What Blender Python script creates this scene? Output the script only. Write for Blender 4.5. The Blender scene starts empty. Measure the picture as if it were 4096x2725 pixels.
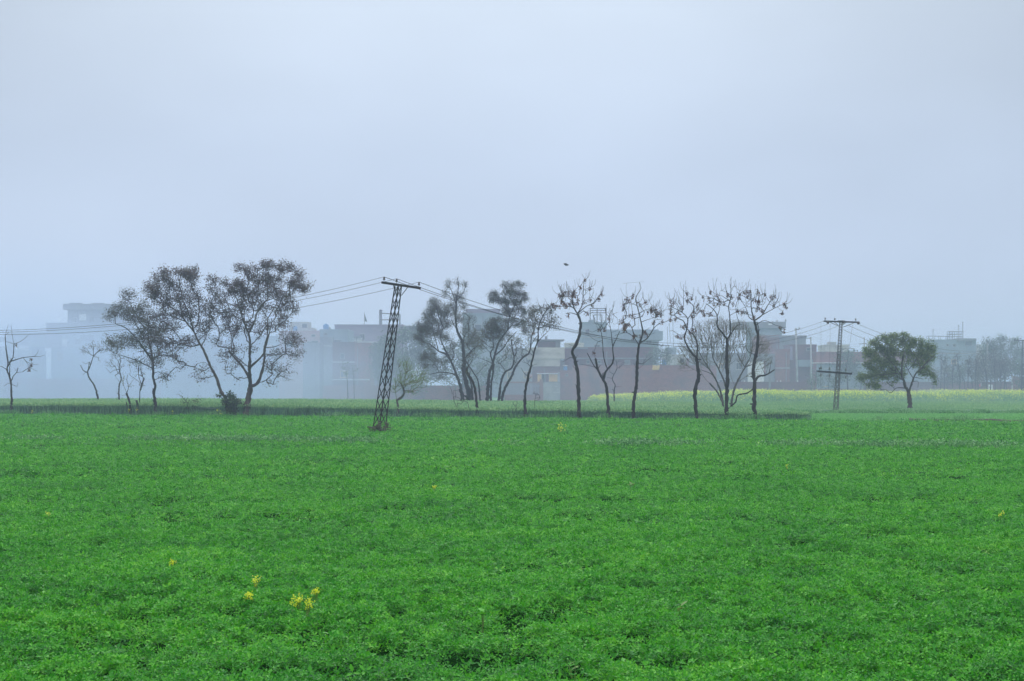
import bpy, math, random
import numpy as np
from mathutils import Vector
R = math.radians
rng = np.random.default_rng(7)
random.seed(7)
scene = bpy.context.scene
col = scene.collection

# ------------------------------------------------------------------ camera
CAMH, HY, F = 2.6, 1545.0, 5689.0          # eye height, horizon row, focal length in photo pixels
cam = bpy.data.objects.new('camera', bpy.data.cameras.new('camera'))
col.objects.link(cam)
cam.location = (0, 0, CAMH)
cam.rotation_euler = (R(90), 0, 0)
cam.data.lens = 50
cam.data.sensor_width = 36
cam.data.shift_y = (HY - 1362.5) / 4096
cam.data.clip_end = 5000
scene.camera = cam

Z = {'1': (0, 950, 1.96), '2': (600, 1000, 2.09), '3': (1150, 1050, 2.24), '4': (1600, 1050, 2.24), '5': (2200, 1050, 2.24),
     '6': (2600, 1050, 2.24), '7': (3150, 1200, 2.852), '8': (3600, 1200, 2.851), '9': (400, 1050, 2.49), 'a': (1640, 1080, 2.613),
     'b': (1900, 1100, 2.7025), 'c': (0, 1180, 3.734), 'd': (1150, 1250, 4.238), 'e': (2050, 1200, 3.626), 'f': (2650, 1250, 2.946),
     'g': (3600, 1250, 4.238), 'p': (0, 0, 1.0)}


def P(z, x, y):
    a, b, s = Z[z]
    return a + x / s, b + y / s


def W(px, py, D):
    return np.array([(px - 2048) / F * D, D, CAMH + (HY - py) / F * D])


def border(px):                             # far edge of the clover, where the tree row stands
    return 104.5 / (1 + .34 * (px - 2048) / F)


# ------------------------------------------------------------------ materials
def new_mat(name):
    m = bpy.data.materials.new(name)
    m.use_nodes = True
    nt = m.node_tree
    b = nt.nodes['Principled BSDF']
    return m, nt, b


def N(nt, t, **kw):
    n = nt.nodes.new(t)
    for k, v in kw.items():
        setattr(n, k, v)
    return n


def ramp(nt, fac, stops):
    r = N(nt, 'ShaderNodeValToRGB')
    e = r.color_ramp.elements
    while len(e) < len(stops):
        e.new(.5)
    for i, (p, c) in enumerate(stops):
        e[i].position = p
        e[i].color = (*c, 1)
    nt.links.new(fac, r.inputs[0])
    return r.outputs[0]


def noise(nt, scale, detail=4, coord='Object', stretch=None, rough=.55):
    tc = N(nt, 'ShaderNodeTexCoord')
    o = tc.outputs[coord]
    if stretch:
        mp = N(nt, 'ShaderNodeMapping')
        mp.inputs['Scale'].default_value = stretch
        nt.links.new(o, mp.inputs[0])
        o = mp.outputs[0]
    n = N(nt, 'ShaderNodeTexNoise')
    n.inputs['Scale'].default_value = scale
    n.inputs['Detail'].default_value = detail
    n.inputs['Roughness'].default_value = rough
    nt.links.new(o, n.inputs['Vector'])
    return n.outputs['Fac']


def mottled(name, c1, c2, scale=2., rough=.85, bump=.3, stretch=None, c3=None, metal=0., spec=.3):
    m, nt, b = new_mat(name)
    f = noise(nt, scale, 6, stretch=stretch)
    st = [(.3, c1), (.7, c2)] if c3 is None else [(.25, c1), (.5, c2), (.72, c3)]
    nt.links.new(ramp(nt, f, st), b.inputs['Base Color'])
    b.inputs['Roughness'].default_value = rough
    b.inputs['Metallic'].default_value = metal
    b.inputs['Specular IOR Level'].default_value = spec
    if bump:
        bp = N(nt, 'ShaderNodeBump')
        bp.inputs['Strength'].default_value = bump
        bp.inputs['Distance'].default_value = .03
        nt.links.new(noise(nt, scale * 6, 4, stretch=stretch), bp.inputs['Height'])
        nt.links.new(bp.outputs[0], b.inputs['Normal'])
    return m


def leafy(name, stops, rough=.5, spec=.35, trans=.3, patch=.25, pscale=.5, pstretch=None, rand=1., plant=0.):
    """leaf material: one tone per leaf (random per island) drifting with a large noise"""
    m, nt, b = new_mat(name)
    g = N(nt, 'ShaderNodeNewGeometry')
    f = noise(nt, pscale, 3, stretch=pstretch)
    mx = N(nt, 'ShaderNodeMath', operation='MULTIPLY_ADD')
    nt.links.new(f, mx.inputs[0])
    mx.inputs[1].default_value = patch * 4
    mx.inputs[2].default_value = -patch * 2
    ad = N(nt, 'ShaderNodeMath', operation='ADD', use_clamp=True)
    rm = N(nt, 'ShaderNodeMath', operation='MULTIPLY_ADD')
    nt.links.new(g.outputs['Random Per Island'], rm.inputs[0])
    rm.inputs[1].default_value = rand
    if plant:                                  # tone shared by the leaves of one plant
        pn = N(nt, 'ShaderNodeMath', operation='MULTIPLY')
        nt.links.new(noise(nt, plant, 1), pn.inputs[0])
        pn.inputs[1].default_value = 1 - rand
        nt.links.new(pn.outputs[0], rm.inputs[2])
    else:
        rm.inputs[2].default_value = 0
    nt.links.new(rm.outputs[0], ad.inputs[0])
    nt.links.new(mx.outputs[0], ad.inputs[1])
    c = ramp(nt, ad.outputs[0], stops)
    nt.links.new(c, b.inputs['Base Color'])
    b.inputs['Roughness'].default_value = rough
    b.inputs['Specular IOR Level'].default_value = spec
    tr = N(nt, 'ShaderNodeBsdfTranslucent')
    nt.links.new(c, tr.inputs[0])
    ms = N(nt, 'ShaderNodeMixShader')
    ms.inputs[0].default_value = trans
    nt.links.new(b.outputs[0], ms.inputs[1])
    nt.links.new(tr.outputs[0], ms.inputs[2])
    nt.links.new(ms.outputs[0], nt.nodes['Material Output'].inputs[0])
    return m


def brickmat(name, c1, c2, mortar, patchc):
    m, nt, b = new_mat(name)
    tc = N(nt, 'ShaderNodeTexCoord')
    mp = N(nt, 'ShaderNodeMapping')
    mp.inputs['Rotation'].default_value = (R(90), 0, 0)
    nt.links.new(tc.outputs['Object'], mp.inputs[0])
    bt = N(nt, 'ShaderNodeTexBrick')
    bt.inputs['Color1'].default_value = (*c1, 1)
    bt.inputs['Color2'].default_value = (*c2, 1)
    bt.inputs['Mortar'].default_value = (*mortar, 1)
    bt.inputs['Scale'].default_value = 1
    bt.inputs['Brick Width'].default_value = .46
    bt.inputs['Row Height'].default_value = .16
    bt.inputs['Mortar Size'].default_value = .02
    nt.links.new(mp.outputs[0], bt.inputs[0])
    mx = N(nt, 'ShaderNodeMix', data_type='RGBA')
    f = noise(nt, .45, 6)
    fr = ramp(nt, f, [(.5, (0, 0, 0)), (.66, (.8, .8, .8))])
    nt.links.new(fr, mx.inputs[0])
    nt.links.new(bt.outputs[0], mx.inputs[6])
    mx.inputs[7].default_value = (*patchc, 1)
    nt.links.new(mx.outputs[2], b.inputs['Base Color'])
    b.inputs['Roughness'].default_value = .9
    return m


M = {}
M['bark'] = mottled('bark', (.018, .015, .013), (.05, .042, .036), 5, stretch=(1, 1, .25), bump=.6)
M['bark_warm'] = mottled('bark_warm', (.04, .03, .024), (.10, .08, .062), 4, stretch=(1, 1, .25), bump=.6)
M['bark_grey'] = mottled('bark_grey', (.05, .045, .038), (.13, .12, .10), 4, stretch=(1, 1, .25), bump=.6)
M['twig'] = mottled('twig', (.03, .024, .02), (.07, .055, .045), 6, bump=0)
M['twig_tan'] = mottled('twig_tan', (.13, .115, .085), (.22, .20, .15), 3, bump=0)
M['twig_green'] = mottled('twig_green', (.10, .11, .05), (.20, .20, .09), 3, bump=0)
M['leaf_brown'] = leafy('leaf_brown', [(0, (.036, .020, .017)), (.5, (.075, .046, .034)), (1, (.13, .09, .05))], trans=.25, pscale=.4)
M['leaf_dusk'] = leafy('leaf_dusk', [(0, (.04, .04, .028)), (.5, (.08, .078, .052)), (1, (.14, .14, .075))], trans=.28, pscale=.4)
M['leaf_willow'] = leafy('leaf_willow', [(0, (.055, .055, .035)), (.5, (.11, .11, .07)), (1, (.19, .18, .10))], trans=.3, pscale=.35)
M['leaf_olive'] = leafy('leaf_olive', [(0, (.06, .10, .035)), (.55, (.14, .20, .065)), (1, (.30, .36, .12))], trans=.42, pscale=.4)
M['leaf_far'] = leafy('leaf_far', [(0, (.04, .07, .04)), (.5, (.07, .12, .06)), (1, (.12, .18, .08))], trans=.2, pscale=.2)
M['leaf_shrub'] = leafy('leaf_shrub', [(0, (.02, .04, .02)), (.6, (.04, .08, .035)), (1, (.09, .15, .06))], trans=.2)
M['pod'] = leafy('pod', [(0, (.06, .028, .018)), (.5, (.14, .065, .04)), (1, (.28, .15, .08))], trans=.05, spec=.1)
M['clover'] = leafy('clover', [(0, (.016, .125, .022)), (.35, (.046, .30, .018)), (.7, (.105, .45, .02)), (.93, (.19, .55, .03)), (1, (.37, .66, .15))],
                    rough=.42, spec=.28, trans=.33, patch=.2, pscale=.7, pstretch=(.5, 1, 1), rand=.6, plant=4.5)
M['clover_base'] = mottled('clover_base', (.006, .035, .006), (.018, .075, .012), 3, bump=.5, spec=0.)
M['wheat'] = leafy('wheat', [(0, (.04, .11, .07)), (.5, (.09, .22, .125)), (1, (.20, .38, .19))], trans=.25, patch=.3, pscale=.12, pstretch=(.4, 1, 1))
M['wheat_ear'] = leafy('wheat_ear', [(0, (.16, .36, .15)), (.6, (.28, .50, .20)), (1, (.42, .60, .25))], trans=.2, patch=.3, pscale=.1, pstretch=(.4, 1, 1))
M['young'] = leafy('young', [(0, (.12, .38, .10)), (.5, (.20, .52, .13)), (1, (.30, .62, .17))], trans=.25, pscale=.15, pstretch=(.3, 1, 1))
M['mustard'] = leafy('mustard', [(0, (.16, .34, .18)), (.6, (.23, .44, .22)), (1, (.32, .52, .24))], trans=.35)
M['yellow'] = leafy('yellow', [(0, (.74, .80, .04)), (.5, (.84, .90, .06)), (1, (.92, .97, .2))], trans=.4, spec=.1)
M['weed'] = leafy('weed', [(0, (.06, .21, .06)), (.5, (.13, .36, .10)), (1, (.28, .50, .20))], trans=.2, patch=.3)
M['lime'] = leafy('lime', [(0, (.13, .24, .06)), (1, (.26, .40, .10))], trans=.3)
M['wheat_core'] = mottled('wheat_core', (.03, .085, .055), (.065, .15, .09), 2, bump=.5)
M['soil'] = mottled('soil', (.05, .045, .03), (.10, .085, .055), 1.5, bump=.6)
M['iron'] = mottled('iron', (.014, .013, .013), (.04, .034, .03), 6, rough=.7, bump=.1, spec=.3)
M['iron_grey'] = mottled('iron_grey', (.07, .068, .068), (.15, .145, .14), 6, rough=.65, bump=.1)
M['porcelain'] = mottled('porcelain', (.04, .025, .02), (.08, .05, .04), 8, rough=.3, bump=0)
M['porcelain_grey'] = mottled('porcelain_grey', (.10, .10, .10), (.25, .25, .24), 8, rough=.4, bump=0)
M['wire'] = mottled('wire', (.03, .03, .032), (.06, .06, .065), 8, rough=.5, bump=0)
M['brick'] = brickmat('brick', (.30, .095, .08), (.19, .06, .062), (.25, .17, .15), (.13, .09, .10))
M['brick_dark'] = brickmat('brick_dark', (.17, .06, .06), (.11, .045, .052), (.15, .11, .11), (.085, .06, .07))
M['plaster'] = mottled('plaster', (.30, .29, .27), (.46, .44, .41), .7, c3=(.55, .53, .50))
M['plaster_stain'] = mottled('plaster_stain', (.16, .15, .13), (.52, .48, .42), .55, c3=(.62, .58, .52), stretch=(.5, 1, 1.2))
M['plaster_pink'] = mottled('plaster_pink', (.40, .26, .25), (.50, .34, .33), .5)
M['plaster_blue'] = mottled('plaster_blue', (.18, .24, .28), (.28, .34, .37), .4)
M['plaster_grey'] = mottled('plaster_grey', (.16, .17, .18), (.27, .27, .28), .5)
M['plaster_mauve'] = mottled('plaster_mauve', (.22, .19, .25), (.30, .25, .31), .5)
M['concrete'] = mottled('concrete', (.25, .25, .24), (.40, .39, .37), 1.2)
M['dark'] = mottled('dark', (.02, .022, .025), (.05, .05, .055), 2, bump=0)
M['glass'] = mottled('glass', (.03, .035, .04), (.06, .07, .08), 2, rough=.15, bump=0, spec=.6)
M['ochre'] = mottled('ochre', (.62, .40, .14), (.80, .55, .24), 1.5, bump=.1)
M['white'] = mottled('white', (.62, .62, .60), (.80, .80, .78), 2, bump=.1)
M['blue'] = mottled('blue', (.03, .17, .40), (.06, .25, .52), 2, rough=.45, bump=0)
M['red'] = mottled('red', (.45, .03, .05), (.6, .06, .08), 2, bump=0)
M['flag'] = mottled('flag', (.02, .05, .05), (.04, .09, .08), 2, bump=0)
M['bird'] = mottled('bird', (.06, .06, .06), (.13, .12, .11), 20, bump=0)


# ------------------------------------------------------------------ mesh helpers
def mesh_np(name, V, Q, mat, parent=None, smooth=False, mats=None, midx=None):
    V = np.asarray(V, np.float32)
    me = bpy.data.meshes.new(name)
    Q = np.asarray(Q, np.int32)
    k = Q.shape[1]
    me.vertices.add(len(V))
    me.vertices.foreach_set('co', V.ravel())
    me.loops.add(Q.size)
    me.loops.foreach_set('vertex_index', Q.ravel())
    me.polygons.add(len(Q))
    me.polygons.foreach_set('loop_start', np.arange(0, Q.size, k, dtype=np.int32))
    me.polygons.foreach_set('loop_total', np.full(len(Q), k, np.int32))
    me.polygons.foreach_set('use_smooth', np.full(len(Q), bool(smooth)))
    for mm in (mats or [mat]):
        me.materials.append(mm)
    if midx is not None:
        me.polygons.foreach_set('material_index', np.asarray(midx, np.int32))
    me.update(calc_edges=True)
    o = bpy.data.objects.new(name, me)
    col.objects.link(o)
    if parent is not None:
        o.parent = parent
        o.location = [-c for c in parent.location] if parent.type == 'EMPTY' else (0, 0, 0)
    return o


class MB:
    """collects boxes / tubes / quads into one mesh"""
    def __init__(s):
        s.V, s.Q, s.n = [], [], 0

    def add(s, V, Q):
        V = np.asarray(V, float)
        s.V.append(V)
        s.Q.append(np.asarray(Q) + s.n)
        s.n += len(V)

    def box(s, x0, x1, y0, y1, z0, z1):
        V = [(x, y, z) for z in (z0, z1) for x, y in ((x0, y0), (x1, y0), (x1, y1), (x0, y1))]
        s.add(V, [(3, 2, 1, 0), (4, 5, 6, 7), (0, 1, 5, 4), (1, 2, 6, 5), (2, 3, 7, 6), (3, 0, 4, 7)])

    def bar(s, a, b, w, h=None, up=(0, 0, 1)):
        a, b = np.array(a, float), np.array(b, float)
        h = h or w
        d = (b - a) / np.linalg.norm(b - a)
        u = np.cross(d, up)
        if np.linalg.norm(u) < 1e-3:
            u = np.cross(d, (0, 1, 0))
        u /= np.linalg.norm(u)
        v = np.cross(u, d)
        V = [p + u * w / 2 * i + v * h / 2 * j for p in (a, b) for i, j in ((-1, -1), (1, -1), (1, 1), (-1, 1))]
        s.add(V, [(0, 1, 2, 3), (7, 6, 5, 4), (0, 4, 5, 1), (1, 5, 6, 2), (2, 6, 7, 3), (3, 7, 4, 0)])

    def tube(s, pts, rad, sides=6, cap=True):
        pts = np.asarray(pts, float)
        n = len(pts)
        rad = np.broadcast_to(np.asarray(rad, float), (n,))
        T = np.gradient(pts, axis=0)
        T /= np.linalg.norm(T, axis=1)[:, None] + 1e-9
        ref = np.array([.3, 1., .1]) if abs(T[0][1]) < .8 else np.array([1., 0, .1])
        U = np.cross(T, ref)
        U /= np.linalg.norm(U, axis=1)[:, None] + 1e-9
        Vv = np.cross(T, U)
        a = np.arange(sides) / sides * 2 * math.pi
        ring = U[:, None] * np.cos(a)[None, :, None] + Vv[:, None] * np.sin(a)[None, :, None]
        V = pts[:, None] + ring * rad[:, None, None]
        i = np.arange(n - 1)[:, None] * sides
        j = np.arange(sides)[None]
        k = (j + 1) % sides
        Q = np.stack([i + j, i + k, i + sides + k, i + sides + j], -1).reshape(-1, 4)
        V = V.reshape(-1, 3)
        if cap:
            V = np.vstack([V, pts[:1], pts[-1:]])
            c0, c1 = n * sides, n * sides + 1
            jj = np.arange(0, sides, 2)
            Qc = [(c0, (x + 2) % sides, (x + 1) % sides, x) for x in jj]
            b = (n - 1) * sides
            Qc += [(c1, b + x, b + (x + 1) % sides, b + (x + 2) % sides) for x in jj]
            Q = np.vstack([Q, Qc])
        s.add(V, Q)

    def lathe(s, base, prof, sides=10, axis=(0, 0, 1)):
        ax = np.array(axis, float)
        ax /= np.linalg.norm(ax)
        u = np.cross(ax, (0, 1, 0.01))
        u /= np.linalg.norm(u)
        v = np.cross(ax, u)
        a = np.arange(sides) / sides * 2 * math.pi
        V = [np.array(base) + ax * z + (u * math.cos(t) + v * math.sin(t)) * r for r, z in prof for t in a]
        Q = [(i * sides + j, i * sides + (j + 1) % sides, (i + 1) * sides + (j + 1) % sides, (i + 1) * sides + j)
             for i in range(len(prof) - 1) for j in range(sides)]
        s.add(V, Q)

    def build(s, name, mat, parent=None, smooth=False):
        return mesh_np(name, np.vstack(s.V), np.vstack(s.Q), mat, parent, smooth)


def tag(o, label=None, cat=None, group=None, kind=None):
    for k, v in (('label', label), ('category', cat), ('group', group), ('kind', kind)):
        if v:
            o[k] = v
    return o


def empty(name, loc):
    o = bpy.data.objects.new(name, None)
    o.empty_display_size = .3
    o.location = [float(v) for v in loc]
    col.objects.link(o)
    return o


def kites(pos, size, asp=.5, tilt=1., up=0., droop=None, r=rng):
    """leaf quads: base, side, tip, side, one island each"""
    n = len(pos)
    d = r.normal(size=(n, 3))
    d[:, 2] = d[:, 2] * tilt + up
    d /= np.linalg.norm(d, axis=1)[:, None]
    s = np.cross(d, r.normal(size=(n, 3)))
    s /= np.linalg.norm(s, axis=1)[:, None] + 1e-9
    L = (np.broadcast_to(size, n) * r.uniform(.7, 1.3, n))[:, None]
    w = L * asp * .5
    V = np.stack([pos, pos + d * L * .5 + s * w, pos + d * L, pos + d * L * .5 - s * w], 1).reshape(-1, 3)
    Q = np.arange(n * 4).reshape(n, 4)
    return V, Q


_T = rng.random((64, 256, 256)).astype(np.float32)


def vnoise(x, y, k=0):
    t = _T[k]
    xi, yi = np.floor(x).astype(int), np.floor(y).astype(int)
    fx, fy = x - xi, y - yi
    fx, fy = fx * fx * (3 - 2 * fx), fy * fy * (3 - 2 * fy)
    a, b = t[xi & 255, yi & 255], t[(xi + 1) & 255, yi & 255]
    c, d = t[xi & 255, (yi + 1) & 255], t[(xi + 1) & 255, (yi + 1) & 255]
    return (a * (1 - fx) + b * fx) * (1 - fy) + (c * (1 - fx) + d * fx) * fy


# ------------------------------------------------------------------ ground
def ground():
    xs = np.concatenate([np.linspace(-1600, -150, 12), np.linspace(-140, 140, 120), np.linspace(150, 1600, 12)])
    ys = np.concatenate([np.linspace(-200, 0, 5), np.linspace(5, 300, 160), np.linspace(320, 1800, 14)])
    X, Y = np.meshgrid(xs, ys)
    Zz = np.zeros_like(X)
    V = np.stack([X, Y, Zz], -1).reshape(-1, 3)
    nx, ny = len(xs), len(ys)
    i = np.arange(ny - 1)[:, None] * nx + np.arange(nx - 1)[None]
    Q = np.stack([i, i + 1, i + nx + 1, i + nx], -1).reshape(-1, 4)
    m, nt, b = new_mat('field_ground')
    f = noise(nt, .12, 6, stretch=(.35, 1, 1))
    c = ramp(nt, f, [(.3, (.07, .20, .07)), (.5, (.11, .26, .09)), (.62, (.15, .28, .11)), (.8, (.20, .21, .12))])
    nt.links.new(c, b.inputs['Base Color'])
    b.inputs['Roughness'].default_value = .95
    bp = N(nt, 'ShaderNodeBump')
    bp.inputs['Distance'].default_value = .15
    nt.links.new(noise(nt, 3, 6), bp.inputs['Height'])
    nt.links.new(bp.outputs[0], b.inputs['Normal'])
    tag(mesh_np('ground', V, Q, m), kind='structure')


ground()


def canopy(x, y):
    """height of the clover canopy"""
    h = .30 + .05 * (vnoise(x * .5, y * .45, 1) - .5) * 2 + .035 * (vnoise(x * 1.7, y * 1.7, 2) - .5) * 2 + .065 * (vnoise(x * 4.2, y * 4.2, 3) - .5) * 2 + .03 * (vnoise(x * 8.5, y * 8.5, 29) - .5) * 2
    g = vnoise(x * .55 + 31, y * .85, 4) * .6 + vnoise(x * 2.1, y * 2.4 + 11, 5) * .4
    h -= .09 * np.clip((g - .68) / .14, 0, 1)
    h -= .05 * np.clip(vnoise(x * .13, y * .75 + 7, 20) - .5, 0, 1) * 2.2     # faint rows across the view
    return h


def edge(x):
    return 104.5 - .34 * x


def blades(x, y, h, w, lean=.2, z0=0., r=rng):
    n = len(x)
    az = r.uniform(0, math.pi, n)
    s = np.stack([np.cos(az), np.sin(az), np.zeros(n)], 1) * np.broadcast_to(w, n)[:, None] / 2
    b = np.stack([x, y, np.zeros(n) + z0], 1)
    l = r.normal(0, lean, (n, 2)) * h[:, None]
    m = b + np.stack([l[:, 0] * .35, l[:, 1] * .35, h * .6], 1)
    t = b + np.stack([l[:, 0], l[:, 1], h], 1)
    V = np.stack([b - s * .8, b + s * .8, m + s, t + s * .15, t - s * .15, m - s], 1).reshape(-1, 3)
    i = (np.arange(n) * 6)[:, None]
    Q = np.concatenate([i + np.array([0, 1, 2, 5]), i + np.array([5, 2, 3, 4])])
    return V, Q


def clover():
    # ground cover surface under the leaves
    t = np.geomspace(8.5, 150, 420)
    u = np.linspace(-.43, .43, 360)
    U, T = np.meshgrid(u, t)
    X = U * T
    Y = np.minimum(T, edge(X))
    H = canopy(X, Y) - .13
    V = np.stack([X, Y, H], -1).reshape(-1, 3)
    nx, ny = len(u), len(t)
    i = np.arange(ny - 1)[:, None] * nx + np.arange(nx - 1)[None]
    Q = np.stack([i, i + 1, i + nx + 1, i + nx], -1).reshape(-1, 4)
    Y4 = Y.reshape(-1)[Q]
    Q = Q[(Y4.max(1) - Y4.min(1)) > 1e-4]
    Vs, Qs, n0 = [V], [Q], len(V)
    nb = len(Q)
    bands = [(9.3, 13, 65000, .041), (13, 17, 125000, .041), (17, 24, 160000, .043), (24, 36, 150000, .050), (36, 54, 130000, .066), (54, 80, 100000, .095),
             (80, 125, 90000, .13)]
    for d0, d1, n, s in bands:
        y = np.sqrt(rng.uniform(d0 ** 2, d1 ** 2, n))
        x = rng.uniform(-.41, .41, n) * y
        k = y < edge(x) - .1
        x, y = x[k], y[k]
        h = canopy(x, y)
        keep = rng.random(len(x)) < np.clip((h - .16) / .13, .15, 1)
        x, y, h = x[keep], y[keep], h[keep]
        n = len(x)
        z = h - rng.random(n) ** 1.4 * .13 + (rng.random(n) < .04) * rng.random(n) * .07
        c = np.stack([x, y, z], 1)
        # trifoliate leaf: three folded leaflets round a tilted axis
        az = rng.uniform(0, 2 * math.pi, n)
        nt_ = rng.normal(0, .55, (n, 2))
        nrm = np.stack([nt_[:, 0], nt_[:, 1] - .15, np.ones(n)], 1)
        nrm /= np.linalg.norm(nrm, axis=1)[:, None]
        a = np.stack([np.cos(az), np.sin(az), np.zeros(n)], 1)
        a -= nrm * (a * nrm).sum(1)[:, None]
        a /= np.linalg.norm(a, axis=1)[:, None]
        b = np.cross(nrm, a)
        L = (s * rng.uniform(.65, 1.25, n) * np.where(rng.random(n) < .04, 1.7, 1))[:, None]
        vs = [c]
        for j in range(3):
            an = j * 2.094
            d = a * math.cos(an) + b * math.sin(an)
            q = np.cross(nrm, d)
            lift = rng.uniform(-.1, .75, n)[:, None]
            dd = d + nrm * lift
            dd /= np.linalg.norm(dd, axis=1)[:, None]
            vs += [c + dd * L * .55 + q * L * .23 + nrm * L * .06, c + dd * L, c + dd * L * .55 - q * L * .23 + nrm * L * .06]
        V = np.stack(vs, 1).reshape(-1, 3)
        i = (np.arange(n) * 10)[:, None]
        Q = np.concatenate([np.stack([i[:, 0], i[:, 0] + 1 + 3 * j, i[:, 0] + 2 + 3 * j, i[:, 0] + 3 + 3 * j], 1) for j in range(3)])
        Vs.append(V)
        Qs.append(Q + n0)
        n0 += len(V)
    # pale grass stalks and blades standing above the leaves
    n = 9000
    y = np.sqrt(rng.uniform(10 ** 2, 60 ** 2, n))
    x = rng.uniform(-.41, .41, n) * y
    k = rng.random(n) < np.clip(vnoise(x * .35, y * .35, 21) * 1.6 - .5, .04, 1)
    x, y = x[k], y[k]
    bv, bq = blades(x, y, .13 * rng.uniform(.6, 1.5, len(x)) + 0., .006 + .0003 * y, .45, canopy(x, y) - .07)
    Vs.append(bv)
    Qs.append(bq + n0)
    V = np.vstack(Vs)
    Q = np.vstack(Qs)
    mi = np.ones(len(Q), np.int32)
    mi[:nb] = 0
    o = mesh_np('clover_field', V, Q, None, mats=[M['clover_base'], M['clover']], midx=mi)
    tag(o, 'dense bright green clover crop filling the near field', 'crop', kind='stuff')


clover()


def crop(name, label, cat, xs, ys, hh, w, mat, core=None, corecut=.3, extra=None, mats=None, kind='stuff', lean=.15):
    """xs, ys: sample arrays; hh: per-blade heights; core: (polygon rows) closed rough mass below the tops"""
    V, Q = blades(xs, ys, hh, w, lean)
    Vs, Qs, mi = [V], [Q], [np.zeros(len(Q), int)]
    n = len(V)
    if core is not None:
        cV, cQ = core
        Vs.append(cV); Qs.append(cQ + n); mi.append(np.ones(len(cQ), int)); n += len(cV)
    if extra is not None:
        eV, eQ = extra
        Vs.append(eV); Qs.append(eQ + n); mi.append(np.full(len(eQ), 2)); n += len(eV)
    o = mesh_np(name, np.vstack(Vs), np.vstack(Qs), None, mats=mats or [mat, mat], midx=np.concatenate(mi))
    return tag(o, label, cat, kind=kind)


def core_mass(u0, u1, y0f, y1f, hf, nu=160, nv=14):
    """a lumpy solid between a front line and a back line, top at hf"""
    u = np.linspace(u0, u1, nu)
    rows = []
    rows.append(np.stack([u, y0f(u) + .5, np.zeros(nu)], 1))
    for k in range(nv):
        y = y0f(u) + .75 + (y1f(u) - y0f(u) - 1) * k / (nv - 1)
        rows.append(np.stack([u, y, hf(u, y)], 1))
    rows.append(np.stack([u, y1f(u) - .1, np.zeros(nu)], 1))
    V = np.vstack(rows)
    i = np.arange(len(rows) - 1)[:, None] * nu + np.arange(nu - 1)[None]
    return V, np.stack([i, i + 1, i + nu + 1, i + nu], -1).reshape(-1, 4)


def wheat_h(x, y):
    base = np.clip(1.02 - .009 * (x + 12), .72, 1.12)
    return base + .09 * (vnoise(x * .25, y * .25, 6) - .5) + .08 * (vnoise(x * 1.3, y * 1.3, 7) - .5)


def wheat():
    XR = 20.6
    y0 = lambda x: edge(x) + .15
    y1 = lambda x: np.full_like(x, 162.)
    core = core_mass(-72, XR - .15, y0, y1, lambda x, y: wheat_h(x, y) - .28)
    # front rows, dense
    n = 60000
    x = rng.uniform(-72, XR, n)
    y = edge(x) + .1 + .9 * vnoise(x * .7, x * 0 + 4, 24) + rng.random(n) ** 1.5 * 5
    n2 = 150000
    x2 = rng.uniform(-72, XR, n2)
    y2 = edge(x2) + rng.random(n2) * (162 - edge(x2))
    n3 = 4000
    x3 = XR - rng.random(n3) * .6
    y3 = rng.uniform(97.8, 162, n3)
    X, Y = np.concatenate([x, x2, x3]), np.concatenate([y, y2, y3])
    h = wheat_h(X, Y) * rng.uniform(.6, 1.08, len(X)) * (1 - .3 * (vnoise(X * .5, Y * .5, 25) > .72))
    # ears on the taller stems
    k = rng.random(len(X)) < .8
    hx = wheat_h(X[k], Y[k]) * rng.uniform(.92, 1.1, k.sum())
    pos = np.stack([X[k], Y[k], hx - .09], 1)
    E = kites(pos, .17, .38, tilt=.5, up=1.1)
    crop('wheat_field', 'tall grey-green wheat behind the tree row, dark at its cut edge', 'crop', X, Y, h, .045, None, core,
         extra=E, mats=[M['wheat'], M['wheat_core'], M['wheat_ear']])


wheat()


def right_fields():
    # short bright young crop
    n = 150000
    y = rng.uniform(95, 131, n)
    x = rng.uniform(20.8, .42 * 130, n)
    k = (y > edge(x) + 1.2) & (x < .43 * y)
    x, y = x[k], y[k]
    h = .13 * rng.uniform(.6, 1.3, len(x))
    crop('young_crop', 'short bright green young crop beside the second pylon', 'crop', x, y, h, .12, M['young'])
    # pale grain beyond the ridge
    n = 110000
    y = rng.uniform(133, 190, n)
    x = rng.uniform(20.8, .43 * 190, n)
    k = (x < .43 * y) | (x < 22)
    x, y = x[k], y[k]
    h = (.45 + .35 * np.clip((y - 150) / 40, 0, 1)) * rng.uniform(.75, 1.1, len(x))
    y0 = lambda u: np.full_like(u, 133.); y1 = lambda u: np.full_like(u, 190.)
    crop('grain_field', 'pale green grain strip below the yellow mustard', 'crop', x, y, h, .06, None,
         core_mass(20.8, 80, y0, y1, lambda a, b: .3 + .05 * vnoise(a, b, 8)), mats=[M['wheat_ear'], M['wheat']])
    # wheat carries on to the mustard in the centre
    n = 60000
    y = rng.uniform(163, 192, n)
    x = rng.uniform(6, 20.6, n)
    crop('grain_strip', 'green grain between the wheat and the mustard', 'crop', x, y, .7 * rng.uniform(.75, 1.1, n), .06, M['wheat_ear'])
    # low pasture between wheat and smoke
    n = 60000
    y = rng.uniform(163, 235, n)
    x = rng.uniform(-88, 6, n)
    crop('pasture', 'low pale pasture between the wheat and the smoky village', 'grass', x, y, .3 * rng.uniform(.5, 1.2, n), .1, M['wheat_ear'])


right_fields()


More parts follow.
